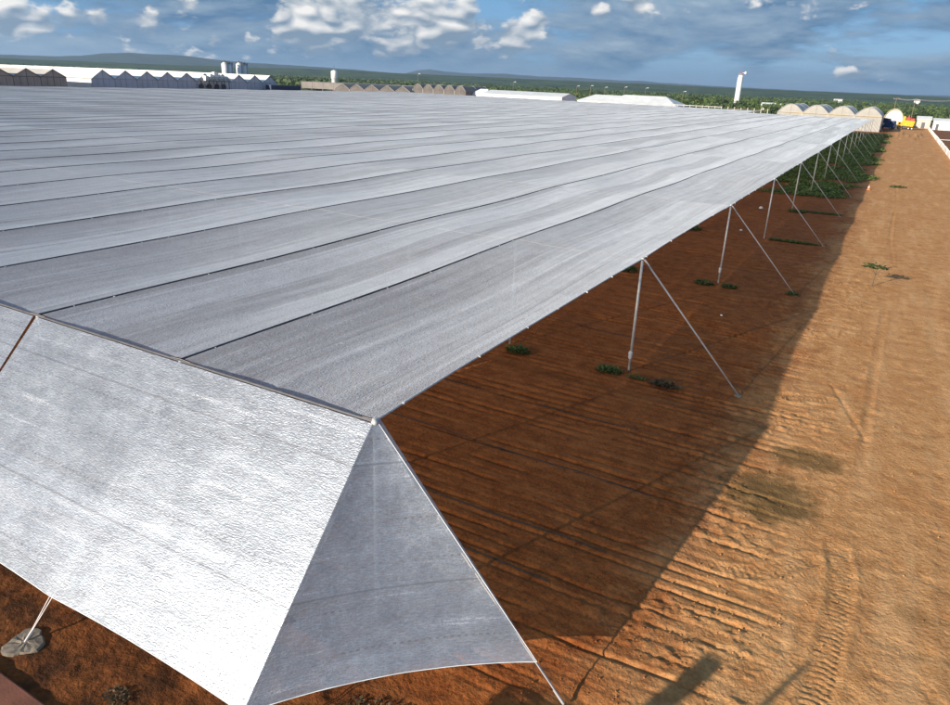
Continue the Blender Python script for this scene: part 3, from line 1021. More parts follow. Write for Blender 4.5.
# ------------------------------------------------------------------ red slab; unseen hut and mast added to cast shadows
def build_camera_side():
    m = MB(); m.box(-34, -8.6, 0.6, 4.42, -.15, .07)
    o = m.build('concrete_slab', MATS['red_slab'])
    bv = o.modifiers.new('bevel', 'BEVEL'); bv.width = .03; bv.segments = 2
    tag(o, 'red-tinted concrete slab edge in the bottom left corner', 'slab')
    hut = empty('caster_hut', (-6.2, -2.3, 0), 'unseen block hut behind the photographer, added to cast the shadows at lower right', 'hut')
    m = MB(); m.box(-1.55, .75, -.8, .9, -.1, 3.1); m.build('wall', MATS['block_wall'], hut)
    m = MB(); m.box(-1.68, .88, -.95, 1.05, 3.1, 3.24); m.build('roof', MATS['concrete'], hut)
    m = MB(); m.box(.10, .40, .62, .92, 3.24, 4.12); m.build('chimney', MATS['block_wall'], hut)  # post shape added out of view for the bar shadow
    m = MB(); m.box(-.8, .1, -.84, -.8, 0, 2.0); m.build('door', MATS['steel_dark'], hut)
    mast = empty('mast', (-4.9, -1.9, 0), 'unseen thin metal mast behind the photographer, added to cast a shadow at lower right', 'mast')  # unseen pole added for the thin shadow
    m = MB(); m.tube([(0, 0, -.1), (0, 0, 4.5)], .06, 8); m.build('pole', MATS['galvanised'], mast)
    m = MB(); m.box(-.12, .12, -.12, .12, 0, .05); m.build('base_plate', MATS['galvanised'], mast)


build_camera_side()


# ------------------------------------------------------------------ weeds
def blades(n, rx, ry, h, leaf, seed, lean=.6, clump=None):
    """leafy weed patch: many small bent leaves; returns verts, quads"""
    r = np.random.default_rng(seed)
    a = r.uniform(0, 2 * math.pi, n); q = np.sqrt(r.uniform(0, 1, n))
    bx, by = rx * q * np.cos(a), ry * q * np.sin(a)
    hh = h * (1 - .6 * q ** 2) * r.uniform(.25, 1.0, n)
    z0 = hh * r.uniform(0, .85, n)
    d = r.uniform(0, 2 * math.pi, n); up = r.uniform(.1, 1.0, n)
    L = leaf * r.uniform(.6, 1.5, n); w = L * r.uniform(.22, .4, n)
    dx, dy, dz = np.cos(d) * lean, np.sin(d) * lean, up
    nrm = np.sqrt(dx ** 2 + dy ** 2 + dz ** 2); dx, dy, dz = dx / nrm, dy / nrm, dz / nrm
    px, py = -np.sin(d), np.cos(d)
    p = np.stack([bx, by, z0], -1); D = np.stack([dx, dy, dz], -1); Pp = np.stack([px, py, np.zeros(n)], -1)
    v = np.stack([p, p + D * (L * .5)[:, None] + Pp * w[:, None], p + D * L[:, None] - np.array([0, 0, 1]) * (L * .25)[:, None],
                  p + D * (L * .5)[:, None] - Pp * w[:, None]], 1).reshape(-1, 3)
    return v, np.arange(4 * n).reshape(-1, 4)


def weed(name, x, y, rx, ry, h, n, leaf, label, seed, mat='weed', group=None):
    v, q = blades(n, rx, ry, h, leaf, seed)
    o = link(name, np_mesh(name, v, q, MATS[mat], False), None, (x, y, 0))
    tag(o, label, 'weed', group)
    return o


weed('weed_tuft', -7.55, 24.15, .48, .3, .36, 360, .12, 'dark green weed tuft left of the nearest side post', 1)
weed('weed_tuft', -6.45, 24.1, .4, .2, .14, 160, .08, 'low weed patch right of the nearest side post', 2)
weed('weed_tuft', -5.4, 24.0, .55, .28, .25, 260, .14, 'dry brown weed clump beside the nearest guy wire', 3, 'dry_weed')
weed('weed_tuft', -11.3, 24.0, .5, .32, .42, 360, .13, 'green weed bush under the net edge at the inner post', 4)
weed('weed_tuft', -7.6, 39.6, .52, .32, .36, 320, .14, 'green weed tuft left of the second side post', 5)
weed('weed_tuft', -6.25, 39.75, .42, .32, .28, 260, .13, 'green weed tuft right of the second side post', 6)
weed('weed_tuft', -3.1, 40.35, .3, .3, .35, 120, .15, 'small weed at the foot of the second guy wire', 7)
weed('weed_tuft', -4.9, 55.9, 1.7, .36, .14, 900, .15, 'dark weed strip between third post and its guy anchor', 8)
weed('weed_tuft', -6.5, 71.4, .8, .5, .4, 300, .18, 'weed patch at the foot of the fourth side post', 9)
weed('weed_tuft', -4.6, 72.3, 1.8, .5, .14, 620, .14, 'weed strip along the fourth row towards the road', 10)
weed('weed_tuft', -12.2, 39.8, .8, .5, .5, 300, .18, 'weed clump under the net at the second row', 11)
weed('weed_tuft', -12.3, 55.8, .8, .5, .5, 260, .18, 'weed clump under the net at the third row', 12)
weed('weed_tuft', -9.5, 5.15, .26, .17, .09, 260, .05, 'dry weed heap before the sloping front net', 14, 'dry_weed')
weed('weed_tuft', -5.2, 6.9, 1.1, .6, .10, 500, .07, 'dry grass litter below the corner net', 15, 'dry_weed')
weed('weed_tuft', 1.3, 101.5, .9, .5, .3, 120, .25, 'low green weed at the road edge beyond the sapling', 16)


def sapling():
    t = empty('sapling', (.55, 45.5, 0), 'lone small green sapling growing in the dirt road', 'sapling')
    m = MB(); m.tube([(0, 0, -.05), (.02, .01, .45), (.03, .02, .8)], [.025, .018, .01], 6)
    m.tube([(.01, 0, .4), (.25, .05, .75)], [.012, .006], 5); m.tube([(.01, 0, .45), (-.22, -.05, .8)], [.012, .006], 5)
    m.build('stem', MATS['bark'], t)
    t.scale = (1.35, 1.35, 1.5)
    v, q = blades(130, .48, .35, .28, .16, 33, 1.2)
    v[:, 2] += .68
    link('foliage', np_mesh('foliage', v, q, MATS['leaf_green'], False), t)


sapling()


def verge():
    """rank grass along the far part of the open side"""
    r = np.random.default_rng(5)
    vs, qs, base = [], [], 0
    for _ in range(4200):
        y = 84 + 160 * r.uniform() ** 1.15
        xr = -3.0 + 1.0 * math.sin(y * .19) + .6 * math.sin(y * .53)
        x = r.uniform(-16, xr)
        dens = fbm(np.array([x * .16]), np.array([y * .11]), 3, 55)[0] + (y - 118) * .006
        dens -= .22 * (x < -12)
        if dens < .38 - .05 * (y > 105): continue
        big = .55 + .6 * r.uniform() + .004 * (y - 84)
        v, q = blades(34, .8, .8, .46 * big, .26 * big, int(r.integers(1 << 30)))
        vs.append(v + np.array([x, y, 0])); qs.append(q + base); base += len(v)
    o = link('grass_verge', np_mesh('grass_verge', np.concatenate(vs), np.concatenate(qs), MATS['verge_grass'], False))
    tag(o, 'rank dark green grass along the far open side of the net house', 'grass', None, 'stuff')


verge()


# ------------------------------------------------------------------ small things on the ground
def small_things():
    c = empty('traffic_cone', (-1.6, 96.0, 0), 'orange traffic cone at the shade line of the dirt road', 'cone')
    m = MB(); m.lathe([(.15, .04), (.04, .6), (.02, .62)], 0, 0, 12); m.build('body', MATS['cone_orange'], c, True)
    m = MB(); m.box(-.2, .2, -.2, .2, 0, .04); m.build('base', MATS['cone_orange'], c)
    m = MB(); m.lathe([(.112, .27), (.085, .40)], 0, 0, 12); m.build('stripe', MATS['white_clip'], c, True)
    for x, y, s, lab in ((-9.6, 71.2, .25, 'crumpled white bag under the net by the third post'),
                         (-9.0, 58.2, .13, 'white scrap under the net edge near third post'),
                         (-5.5, 34.2, .07, 'small white scrap on shaded soil before the second post')):
        m = MB()
        n = 9
        for a, (r_, z) in enumerate(((.9, 0), (1.0, .25), (.7, .55), (.25, .7))):
            for k in range(n):
                th = 2 * math.pi * k / n; rr = r_ * random.uniform(.7, 1.15)
                m.v.append((s * rr * math.cos(th), s * .7 * rr * math.sin(th), s * z * random.uniform(.8, 1.2)))
        for a in range(3):
            for k in range(n):
                k2 = (k + 1) % n
                m.f.append((a * n + k, a * n + k2, (a + 1) * n + k2, (a + 1) * n + k))
        m.f.append(tuple(3 * n + k for k in range(n)))
        o = m.build('plastic_litter', MATS['litter'], None, False, (x, y, .0))
        tag(o, lab, 'litter')


small_things()


def drip_hoses():
    for k, (y, xa, xb, lab) in enumerate(((11.9, -30, -4.3, 'black drip hose on the shaded soil, nearest to the corner net'),
                                          (13.5, -30, -3.7, 'black drip hose on the shaded soil, second from the corner net'),
                                          (16.6, -30, -3.4, 'black drip hose on the shaded soil, third from the corner net'),
                                          (19.9, -30, -5.0, 'black drip hose on the shaded soil, fourth from the corner net'),
                                          (28.6, -30, -4.4, 'black drip hose on the shaded soil beyond the nearest side post'))):
        xs = np.arange(xa, xb, .22); r = np.random.default_rng(60 + k)
        ys = y + .35 * (fbm(xs * .22, xs * 0 + k, 3, 50 + k) - .5) - .02 * (xs - xb)
        zs = ground_height(xs, ys) + .012
        m = MB(); m.tube(list(zip(xs, ys, zs)), .014, 5)
        tag(m.build('drip_hose', MATS['hose'], fix=False), lab, 'hose', 'drip hoses across the shaded soil')


drip_hoses()


def stones():
    """clods and stones lying loose on the strip beside the net house: too many to count"""
    r = np.random.default_rng(12)
    ico = [(0, 0, 1), (.9, 0, .2), (.25, .85, .25), (-.7, .5, .2), (-.75, -.5, .15), (.3, -.85, .25), (0, 0, -.6)]
    tri = [(0, 1, 2), (0, 2, 3), (0, 3, 4), (0, 4, 5), (0, 5, 1), (6, 2, 1), (6, 3, 2), (6, 4, 3), (6, 5, 4), (6, 1, 5)]
    ico = np.array(ico); tri = np.array(tri)
    n = 3600
    y = 6 + 45 * r.uniform(size=n) ** 1.7
    x = np.where(r.uniform(size=n) < .75, r.normal(-1.6, 1.5, n), r.uniform(-12, 7, n))
    s = .007 + .024 * r.uniform(size=n) ** 3
    z = ground_height(x, y)
    V, T = [], []
    for i in range(n):
        a = r.uniform(0, 6.28); c, sn = math.cos(a), math.sin(a)
        p = ico * (s[i] * r.uniform(.7, 1.3, 3))
        p = np.stack([p[:, 0] * c - p[:, 1] * sn, p[:, 0] * sn + p[:, 1] * c, p[:, 2]], -1)
        V.append(p + np.array([x[i], y[i], z[i] + s[i] * .25])); T.append(tri + 7 * i)
    o = link('clods', np_mesh('clods', np.concatenate(V), np.concatenate(T), MATS['soil'], False))
    tag(o, 'loose clods of earth scattered on the bare soil', 'clods', None, 'stuff')


stones()


# ------------------------------------------------------------------ white wall right of the road
def white_wall():
    w = empty('boundary_wall', (9.4, 60, 0), 'low white panel wall running along the right side of the dirt road', 'wall')
    pm = MB(); pm.box(-.05, .05, -1.42, 1.42, .05, .95); pme = pm.mesh('panel', MATS['white_wall'])
    qm = MB(); qm.box(-.08, .08, -.08, .08, -.1, 1.08); qme = qm.mesh('post', MATS['white_wall'])
    for k in range(88):
        y = 3.0 * k
        link('post', qme, w, (random.uniform(-.03, .03), y, random.uniform(-.06, .02)))
        p = link('panel', pme, w, (random.uniform(-.03, .03), y + 1.5, random.uniform(-.07, .0)))
        p.rotation_euler = (random.uniform(-.01, .01), random.uniform(-.05, .05), 0)
    for y, x1, lab in ((186, 40, 'thin white pipe lying across the field right of the wall, nearer one'),
                       (238, 44, 'white pipe lying across the field right of the wall, farther one')):
        m = MB(); m.tube([(10.4, y, .18), (x1, y + 3, .18)], .07, 6)
        tag(m.build('irrigation_pipe', MATS['white_sheet']), lab, 'pipe')


white_wall()


# ------------------------------------------------------------------ greenhouses
def saw_greenhouse(name, x0, depth, ya, n, pitch, eave, apex, gable_mat, roof_mat, side_mat, label, cat='greenhouse'):
    """gables face +x (towards the net house), bays follow one another along y"""
    t = empty(name, (x0, ya, 0), label, cat)
    gm = MB()
    gm.prism([(0, 0), (pitch, 0), (pitch, eave), (pitch / 2, apex), (0, eave)], -.12, 0.0, 'x'); gme = gm.mesh('gable', gable_mat)
    tm = MB()
    tm.box(.0, .10, -.07, .07, 0, eave); tm.box(.0, .08, 0, pitch, eave - .08, eave + .08)
    tm.box(.0, .08, pitch / 2 - .05, pitch / 2 + .05, 0, apex - .1)
    for a in (0.25, .75): tm.box(0, .06, pitch * a - .04, pitch * a + .04, 0, eave)
    tme = tm.mesh('mullion', MATS['beige_roof'] if gable_mat is not MATS['brown_screen'] else MATS['tan_net'])
    r1 = MB(); r1.face((0.25, 0, eave), (0.25, pitch / 2, apex), (-depth, pitch / 2, apex), (-depth, 0, eave))
    r1.face((0.25, 0, eave - .12), (-depth, 0, eave - .12), (-depth, pitch / 2, apex - .12), (0.25, pitch / 2, apex - .12)); r1e = r1.mesh('roof_slope', roof_mat)
    r2 = MB(); r2.face((0.25, pitch, eave), (-depth, pitch, eave), (-depth, pitch / 2, apex), (0.25, pitch / 2, apex))
    r2.face((0.25, pitch, eave - .12), (0.25, pitch / 2, apex - .12), (-depth, pitch / 2, apex - .12), (-depth, pitch, eave - .12)); r2e = r2.mesh('roof_slope', roof_mat)
    rb = MB(); rb.box(-depth, .3, pitch / 2 - .12, pitch / 2 + .12, apex, apex + .14); rbe = rb.mesh('ridge', MATS['roof_white'])
    gu = MB()
    for q in np.arange(4, depth, 9.0): gu.box(-q - .18, -q + .18, .1, pitch / 2 - .3, eave + .1, eave + .16)
    for k in range(n):
        g = link('gable', gme, t, (0, k * pitch, 0)); link('mullion', tme, g)
        link('roof_slope', r1e, t, (0, k * pitch, .06)); link('roof_slope', r2e, t, (0, k * pitch, .06))
        link('ridge', rbe, t, (0, k * pitch, 0))
    m = MB(); m.box(-depth, -.13, -.12, -.02, 0, eave - .15); m.build('side_wall', side_mat, t)
    m = MB(); m.box(-depth, -.13, n * pitch + .02, n * pitch + .12, 0, eave - .15); m.build('side_wall', side_mat, t)
    m = MB(); m.box(-depth, -.13, -.16, -.121, eave * .45, eave * .50); m.box(-depth, -.13, -.16, -.121, eave - .5, eave - .3)
    for q in np.arange(3, depth, 6.0): m.box(-q - .06, -q + .06, -.15, -.121, 0, eave * .45)
    m.build('side_rail', MATS['grey_screen'], t)
    return t


saw_greenhouse('greenhouse', -203, 58, 134.5, 10, 7.33, 6.4, 8.85, MATS['grey_screen'], MATS['roof_white'], MATS['white_sheet'],
               'white-roofed saw-tooth greenhouse with grey shaded gable ends')
saw_greenhouse('greenhouse', -203, 26, 83.9, 6, 7.2, 6.5, 8.5, MATS['brown_screen'], MATS['beige_roof'], MATS['brown_screen'],
               'brown screened gable greenhouse at the far left edge')


def machinery():
    t = empty('ventilation_unit', (-201.5, 172, 0), 'white ducts and tanks on a dark gantry before the saw-tooth greenhouse', 'ventilation')
    m = MB()
    for y in (0, 3.2, 6.4, 9.6): m.tube([(0, y, 0), (0, y, 6.7)], .14, 6); m.tube([(2.2, y, 0), (2.2, y, 6.7)], .14, 6)
    m.build('gantry_leg', MATS['steel_dark'], t)
    m = MB(); m.box(-.4, 2.6, -.4, 10.2, 6.55, 6.75); m.build('platform', MATS['steel_dark'], t)
    for y, w, h in ((.3, 1.5, 1.3), (2.3, 1.2, 1.9), (4.0, 1.8, 2.5), (6.3, 1.3, 1.6), (8.1, 1.7, 1.3)):
        m = MB(); m.box(.2, 1.8, y, y + w, 6.75, 6.75 + h); m.box(.35, 1.6, y + .15, y + w - .15, 6.75 + h, 6.9 + h)
        m.build('duct_box', MATS['white_sheet'], t)
    m = MB(); m.tube([(2.0, 0, 7.4), (2.0, 10, 7.4)], .25, 8); m.tube([(2.0, 3.9, 7.4), (2.0, 3.9, 9.6)], .2, 8); m.tube([(2.0, 6, 7.4), (2.0, 6.0, 8.9)], .14, 6)
    m.build('pipe', MATS['galvanised'], t)
    m = MB()
    for y in np.arange(0, 10.1, 1.25): m.tube([(2.5, y, 6.75), (2.5, y, 7.75)], .05, 4)
    m.tube([(2.5, 0, 7.75), (2.5, 10, 7.75)], .05, 4); m.build('handrail', MATS['steel_dark'], t)
    for y in (0.9, 4.2, 7.4, 10.4):
        m = MB(); m.lathe([(.9, -.18), (.9, .18), (.3, .22)], 0, 0, 16)
        o = m.build('fan', MATS['steel_dark'], t, False, (-1.3, y, 4.75)); o.rotation_euler = (0, math.pi / 2, 0)
    d = empty('storage_container', (-200.5, 199.5, 0), 'long dark navy container at the right end of the saw-tooth greenhouse', 'container')
    m = MB(); m.box(0, 2.6, 0, 15.5, 0, 5.7); m.build('body', MATS['navy'], d)
    m = MB()
    for y in np.arange(.6, 15.4, .8): m.box(2.6, 2.68, y, y + .3, .2, 5.5)
    m.build('rib', MATS['navy'], d)
    m = MB(); m.box(-.1, 2.75, -.1, 15.6, 5.7, 5.85); m.build('roof', MATS['steel_dark'], d)


machinery()


def silo(x, y, r, h, label):
    t = empty('silo', (x, y, 0), label, 'silo', 'white silos behind the saw-tooth greenhouse')
    m = MB(); m.lathe([(r, 0), (r, h - .7), (r * .25, h), (0, h)], 0, 0, 20); m.build('body', MATS['white_sheet'], t, True)
    m = MB()
    for z in (h * .55, h * .75, h - .75): m.lathe([(r + .01, z - .06), (r + .07, z - .06), (r + .07, z + .06), (r + .01, z + .06)], 0, 0, 20)
    m.build('band', MATS['grey_screen'], t)
    m = MB()
    for k in range(10):
        a = 2 * math.pi * k / 10; m.tube([(r * math.cos(a), r * math.sin(a), h - .7), (r * math.cos(a), r * math.sin(a), h + .2)], .04, 4)
    m.lathe([(r - .03, h + .14), (r + .03, h + .14), (r + .03, h + .2), (r - .03, h + .2)], 0, 0, 20)
    m.tube([(0, 0, h), (0, 0, h + .7)], .08, 6)
    m.build('railing', MATS['steel_dark'], t)
    m = MB(); m.box(r, r + .12, -.25, -.2, 0, h); m.box(r, r + .12, .2, .25, 0, h); m.build('ladder', MATS['steel_dark'], t)


for k, (y, r, h) in enumerate(((208.1, 1.2, 13.2), (210.6, 1.2, 12.9), (215.4, 1.25, 13.3), (218.2, 1.25, 13.0))):
    silo(-230, y, r, h, ('leftmost', 'second', 'third', 'rightmost')[k] + ' of the four white silos behind the saw-tooth greenhouse')


def arch_profile(w, eave, apex, n=12, gothic=False):
    pts = []
    for k in range(n + 1):
        t = k / n
        s = math.sin(math.pi * t)
        if gothic: s = (1 - abs(2 * t - 1)) ** .8
        else: s = s ** .95
        pts.append((w * t, eave + (apex - eave) * s))
    return pts


def arch_house(name, xa, y0, n, pitch, eave, apex, depth, end_mat, roof_mat, label, gothic=False, beam=None, wall_mat=None, spines=True):
    """arched bays side by side along x, ends facing -y"""
    t = empty(name, (xa, y0, 0), label, 'greenhouse')
    pr = arch_profile(pitch, eave, apex, 14, gothic)
    e = MB(); e.prism([(0, 0), (pitch, 0)] + pr[::-1], 0, .08, 'y'); eme = e.mesh('arch_end', end_mat)
    r = MB()
    for a, b in zip(pr[:-1], pr[1:]):
        r.face((a[0], -.15, a[1]), (b[0], -.15, b[1]), (b[0], depth, b[1]), (a[0], depth, a[1]))
    rme = r.mesh('arch_roof', roof_mat)
    s = MB()
    s.tube([(p[0], 0, p[1] + .04) for p in pr], .07, 4)
    u_ = MB(); u_.tube([(0, -.1, 0), (0, -.1, eave)], .09, 5); pme = u_.mesh('post', MATS['galvanised'])
    u_ = MB(); u_.tube([(pitch / 2, -.1, 0), (pitch / 2, -.1, apex)], .05, 4); mme = u_.mesh('mullion', MATS['galvanised'])
    sme = s.mesh('hoop', MATS['galvanised'])
    for k in range(n):
        p = link('arch_end', eme, t, (k * pitch, 0, 0)); link('arch_roof', rme, t, (k * pitch, 0, .05)); link('post', pme, p); link('mullion', mme, p)
        for yy in (-.12, depth * .5, depth - .1): link('hoop', sme, p, (0, yy, 0))
    if beam:
        m = MB(); m.box(0, n * pitch, -.32, -.14, eave - .14, eave + .0); m.build('gutter_beam', beam, t)
    m = MB(); m.box(-.1, 0, 0, depth, 0, eave); m.build('side_wall', wall_mat or end_mat, t)
    m = MB(); m.box(n * pitch, n * pitch + .1, 0, depth, 0, eave); m.build('side_wall', wall_mat or end_mat, t)
    return t


arch_house('arched_greenhouse', -36.3, 268, 4, 7.72, 4.65, 7.15, 30, MATS['arch_film'], MATS['arch_roof'],
           'four-bay arched film greenhouse with yellow beam at the far end of the net', beam=MATS['yellow_beam'])
arch_house('arched_greenhouse', -250, 296, 5, 9.2, 3.6, 6.3, 26, MATS['arch_brown'], MATS['tan_net'],
           'row of brown arched tunnels beyond the far edge of the net', gothic=True)
arch_house('arched_greenhouse', -205.5, 300, 5, 5.85, 5.4, 7.7, 22, MATS['arch_brown'], MATS['tan_net'],
           'grey-roofed row of narrow arched tunnels beside the long white shed')


def shed(name, xa, xb, y0, y1, eave, ridge, label, wall=MATS['white_sheet'], roof=MATS['roof_white'], end=None, axis='x', doors=(), cat='shed', hip=0.0):
    """gabled shed; ridge along axis"""
    t = empty(name, ((xa + xb) / 2, y0, 0), label, cat)
    hx = (xb - xa) / 2; dp = y1 - y0
    w = MB()
    end = end or wall
    if axis == 'x':
        w.box(-hx, hx, 0, .12, 0, eave); w.build('long_wall', wall, t)
        w = MB(); w.box(-hx, hx, dp - .12, dp, 0, eave); w.build('long_wall', wall, t)
        if hip:
            for s in (-1, 1):
                g = MB(); g.box(*sorted((s * hx, s * (hx - .12))), .121, dp - .121, 0, eave); g.build('end_wall', end, t)
            e = eave - .05; o_ = .3; R0, R1 = (-hx + hip, dp / 2, ridge), (hx - hip, dp / 2, ridge)
            a, b, c, d = (-hx - o_, -o_, e), (hx + o_, -o_, e), (hx + o_, dp + o_, e), (-hx - o_, dp + o_, e)
            for f in ((a, b, R1, R0), (b, c, R1), (c, d, R0, R1), (d, a, R0)):
                m = MB(); m.face(*f); q = m.build('roof_slope', roof, t, fix=False)
                so = q.modifiers.new('thickness', 'SOLIDIFY'); so.thickness = .1
        for s in (() if hip else (-1, 1)):
            g = MB(); g.prism([(.121, 0), (dp - .121, 0), (dp - .121, eave), (dp / 2, ridge), (.121, eave)], s * hx, s * (hx - .12), 'x'); g.build('gable', end, t)
        for a, b in () if hip else (((-.3, eave - .08), (dp / 2, ridge)), ((dp + .3, eave - .08), (dp / 2, ridge))):
            m = MB(); m.prism([a, b, (b[0], b[1] + .12), (a[0], a[1] + .12)], -hx - .3, hx + .3, 'x'); m.build('roof_slope', roof, t)
    else:
        for yy in (0, dp - .12):
            g = MB(); g.prism([(-hx, 0), (hx, 0), (hx, eave), (0, ridge), (-hx, eave)], yy, yy + .12, 'y'); g.build('gable', end, t)
        w.box(-hx, -hx + .12, .121, dp - .121, 0, eave); w.build('long_wall', wall, t)
        w = MB(); w.box(hx - .12, hx, .121, dp - .121, 0, eave); w.build('long_wall', wall, t)
        for a, b in (((-hx - .3, eave - .08), (0, ridge)), ((hx + .3, eave - .08), (0, ridge))):
            m = MB(); m.prism([a, b, (b[0], b[1] + .12), (a[0], a[1] + .12)], -.3, dp + .3, 'y'); m.build('roof_slope', roof, t)
    for (x0, x1, z0, z1) in doors:
        m = MB(); m.box(x0, x1, -.06, -.004, z0, z1); m.build('door', MATS['steel_dark'], t)
    m = MB()
    for q in np.arange(-hx + 3, hx, 5.0): m.box(q - .06, q + .06, -.05, -.004, 0, eave - .3)
    m.build('batten', MATS['grey_screen'], t)
    return t


shed('long_shed', -167.3, -128.3, 300, 316.5, 5.0, 6.5, 'long white shed beyond the net, its gable ends coloured grey to look shaded', end=MATS['grey_screen'])  # grey end colour stands in for shade on the gable
shed('tent_shed', -177, -168, 306, 316, 4.4, 6.8, 'small white tent at the left end of the long white shed', hip=2.5)
shed('tent_shed', -123.5, -102, 306, 322, 4.2, 6.7, 'white tent-roofed shed just right of the long white shed', hip=5.0)
shed('tent_shed', -110.5, -79, 300, 319, 3.9, 7.2, 'largest white tent-roofed shed with a dark opening, right of the others', doors=((2.0, 13.0, 0, 3.7),), hip=7.0)
shed('farm_building', -268, -255, 372, 380, 4.2, 5.4, 'tiny pale building behind the tan net house', MATS['white_wall'], MATS['beige_roof'])
shed('farm_building', -79, -71, 505, 512, 3.4, 4.6, 'small white building among the trees right of the tower', doors=((-2, 1, 0, 2.4),))
shed('farm_building', -69, -62, 512, 519, 3.2, 4.3, 'second small white building among the trees right of the tower')
shed('farm_building', -84.5, -81, 500, 505, 2.8, 3.5, 'tan hut among the trees close to the tower foot', MATS['tan_net'], MATS['beige_roof'])
shed('farm_building', 5.4, 10.0, 332, 339, 3.2, 4.2, 'grey-white cabin at the end of the dirt road behind the wall', MATS['beige_roof'], MATS['roof_white'], doors=((-.6, .6, 0, 2.1),))
shed('farm_building', 10.7, 17.6, 322, 330, 3.1, 3.9, 'long white cabin right of the wall end', doors=((-2.6, -1.7, 0, 2.1),))
shed('farm_building', 20, 29, 345, 353, 3.4, 4.6, 'red-roofed cabin at the far right end of the field', MATS['white_wall'], MATS['red_paint'])
shed('farm_building', -112, -98, 1490, 1500, 4.5, 6, 'lone distant white house in the scrub below the horizon')
shed('farm_building', 20, 34, 2350, 2370, 7, 11, 'distant pale farm on the skyline at the right', MATS['white_wall'], MATS['beige_roof'])


def tan_house():
    t = empty('tan_net_house', (-250, 318, 0), 'flat tan shade-net house behind the brown tunnels', 'net house')
    for k in range(6):
        m = MB(); m.box(-48 + 15.6 * k, -48 + 15.6 * k + 15.4, 6, 48, 6.0 + .05 * (k % 2), 6.12 + .05 * (k % 2)); m.build('net_panel', MATS['beige_roof' if k > 2 else 'tan_net'], t)
    m = MB(); m.box(-48, 45.8, 6, 6.08, 2.6, 5.98); m.build('side_net', MATS['tan_net'], t)
    pm = MB(); pm.tube([(0, 0, 0), (0, 0, 6.0)], .08, 6); pme = pm.mesh('post', MATS['galvanised'])
    for k in range(13): link('post', pme, t, (-48 + 7.8 * k, 5.8, 0))


tan_house()


def tank_tower():
    t = empty('water_tank', (-279, 330, 0), 'short white cylindrical water tank at the end of the tan net house', 'water tank')
    m = MB(); m.lathe([(1.5, 0), (1.5, 8.2), (1.75, 8.4), (1.75, 12.1), (.3, 12.7)], 0, 0, 20); m.build('body', MATS['white_sheet'], t, True)
    m = MB(); m.lathe([(1.76, 8.3), (1.85, 8.3), (1.85, 8.5), (1.76, 8.5)], 0, 0, 20); m.build('band', MATS['grey_screen'], t)
    m = MB(); m.tube([(0, 0, 12.6), (0, 0, 15.2)], .07, 5); m.build('antenna', MATS['steel_dark'], t)
    t = empty('water_tower', (-93.2, 500, 0), 'tall slender white water tower standing above the trees', 'water tower')
    m = MB(); m.lathe([(1.55, 0), (1.5, 19.9), (1.5, 20.0), (.4, 20.4)], 0, 0, 24); m.build('shaft', MATS['white_sheet'], t, True)
    m = MB(); m.lathe([(1.5, 18.8), (1.9, 18.8), (1.9, 19.0), (1.5, 19.0)], 0, 0, 24); m.build('walkway', MATS['roof_white'], t)
    m = MB()
    for k in range(12):
        a = 2 * math.pi * k / 12; m.tube([(1.45 * math.cos(a), 1.45 * math.sin(a), 20.0), (1.45 * math.cos(a), 1.45 * math.sin(a), 21.0)], .05, 4)
    m.lathe([(1.42, 20.95), (1.5, 20.95), (1.5, 21.05), (1.42, 21.05)], 0, 0, 24); m.build('railing', MATS['beige_roof'], t)
    m = MB(); m.tube([(-.6, 0, 20.2), (-.6, 0, 23.2)], .09, 5); m.tube([(.8, 0, 20.2), (.8, 0, 22.6)], .12, 5); m.build('antenna', MATS['red_paint'], t)
    m = MB(); m.box(2.0, 2.9, -.5, .5, 21.0, 22.3); m.box(.8, 2.4, -.08, .08, 21.5, 21.7); m.build('floodlight', MATS['white_sheet'], t)
    m = MB(); m.box(-1.75, -1.55, -.3, .3, 0, 19); m.build('ladder', MATS['grey_screen'], t)


tank_tower()


def tunnel():
    t = empty('storage_tunnel', (-5.6, 312, 0), 'white half-round storage tunnel with yellow rim behind the blue truck', 'tunnel')
    w, h = 6.2, 6.6
    pr = [(w / 2 - w / 2 * math.cos(math.pi * k / 18), 2.6 + (h - 2.6) * math.sin(math.pi * k / 18)) for k in range(19)]
    m = MB(); m.prism([(0, 0), (w, 0)] + pr[::-1], .3, .4, 'y'); m.build('end_wall', MATS['white_sheet'], t)
    m = MB()
    for a, b in zip(pr[:-1], pr[1:]): m.face((a[0], 0, a[1]), (b[0], 0, b[1]), (b[0], 24, b[1]), (a[0], 24, a[1]))
    m.build('cover', MATS['roof_white'], t, True)
    m = MB(); m.tube([(0, -.05, 0)] + [(p[0], -.05, p[1]) for p in pr] + [(w, -.05, 0)], .16, 6); m.build('rim', MATS['yellow_beam'], t)
    m = MB(); m.prism([p for p in pr if p[1] > 5.7], .18, .28, 'y'); m.build('fanlight', MATS['cream_film'], t)
    for q in (0, w - .1):
        m = MB(); m.box(q, q + .1, .4, 24, 0, 2.6); m.build('side_wall', MATS['white_sheet'], t)


tunnel()


def wheel(t, x, y, r, w):
    m = MB(); m.tube([(x, y - w / 2, r), (x, y + w / 2, r)], r, 16)
    o = m.build('wheel', MATS['rubber'], t)
    m = MB(); m.tube([(x, y - w / 2 - .02, r), (x, y + w / 2 + .02, r)], r * .5, 12); m.build('rim', MATS['galvanised'], o)


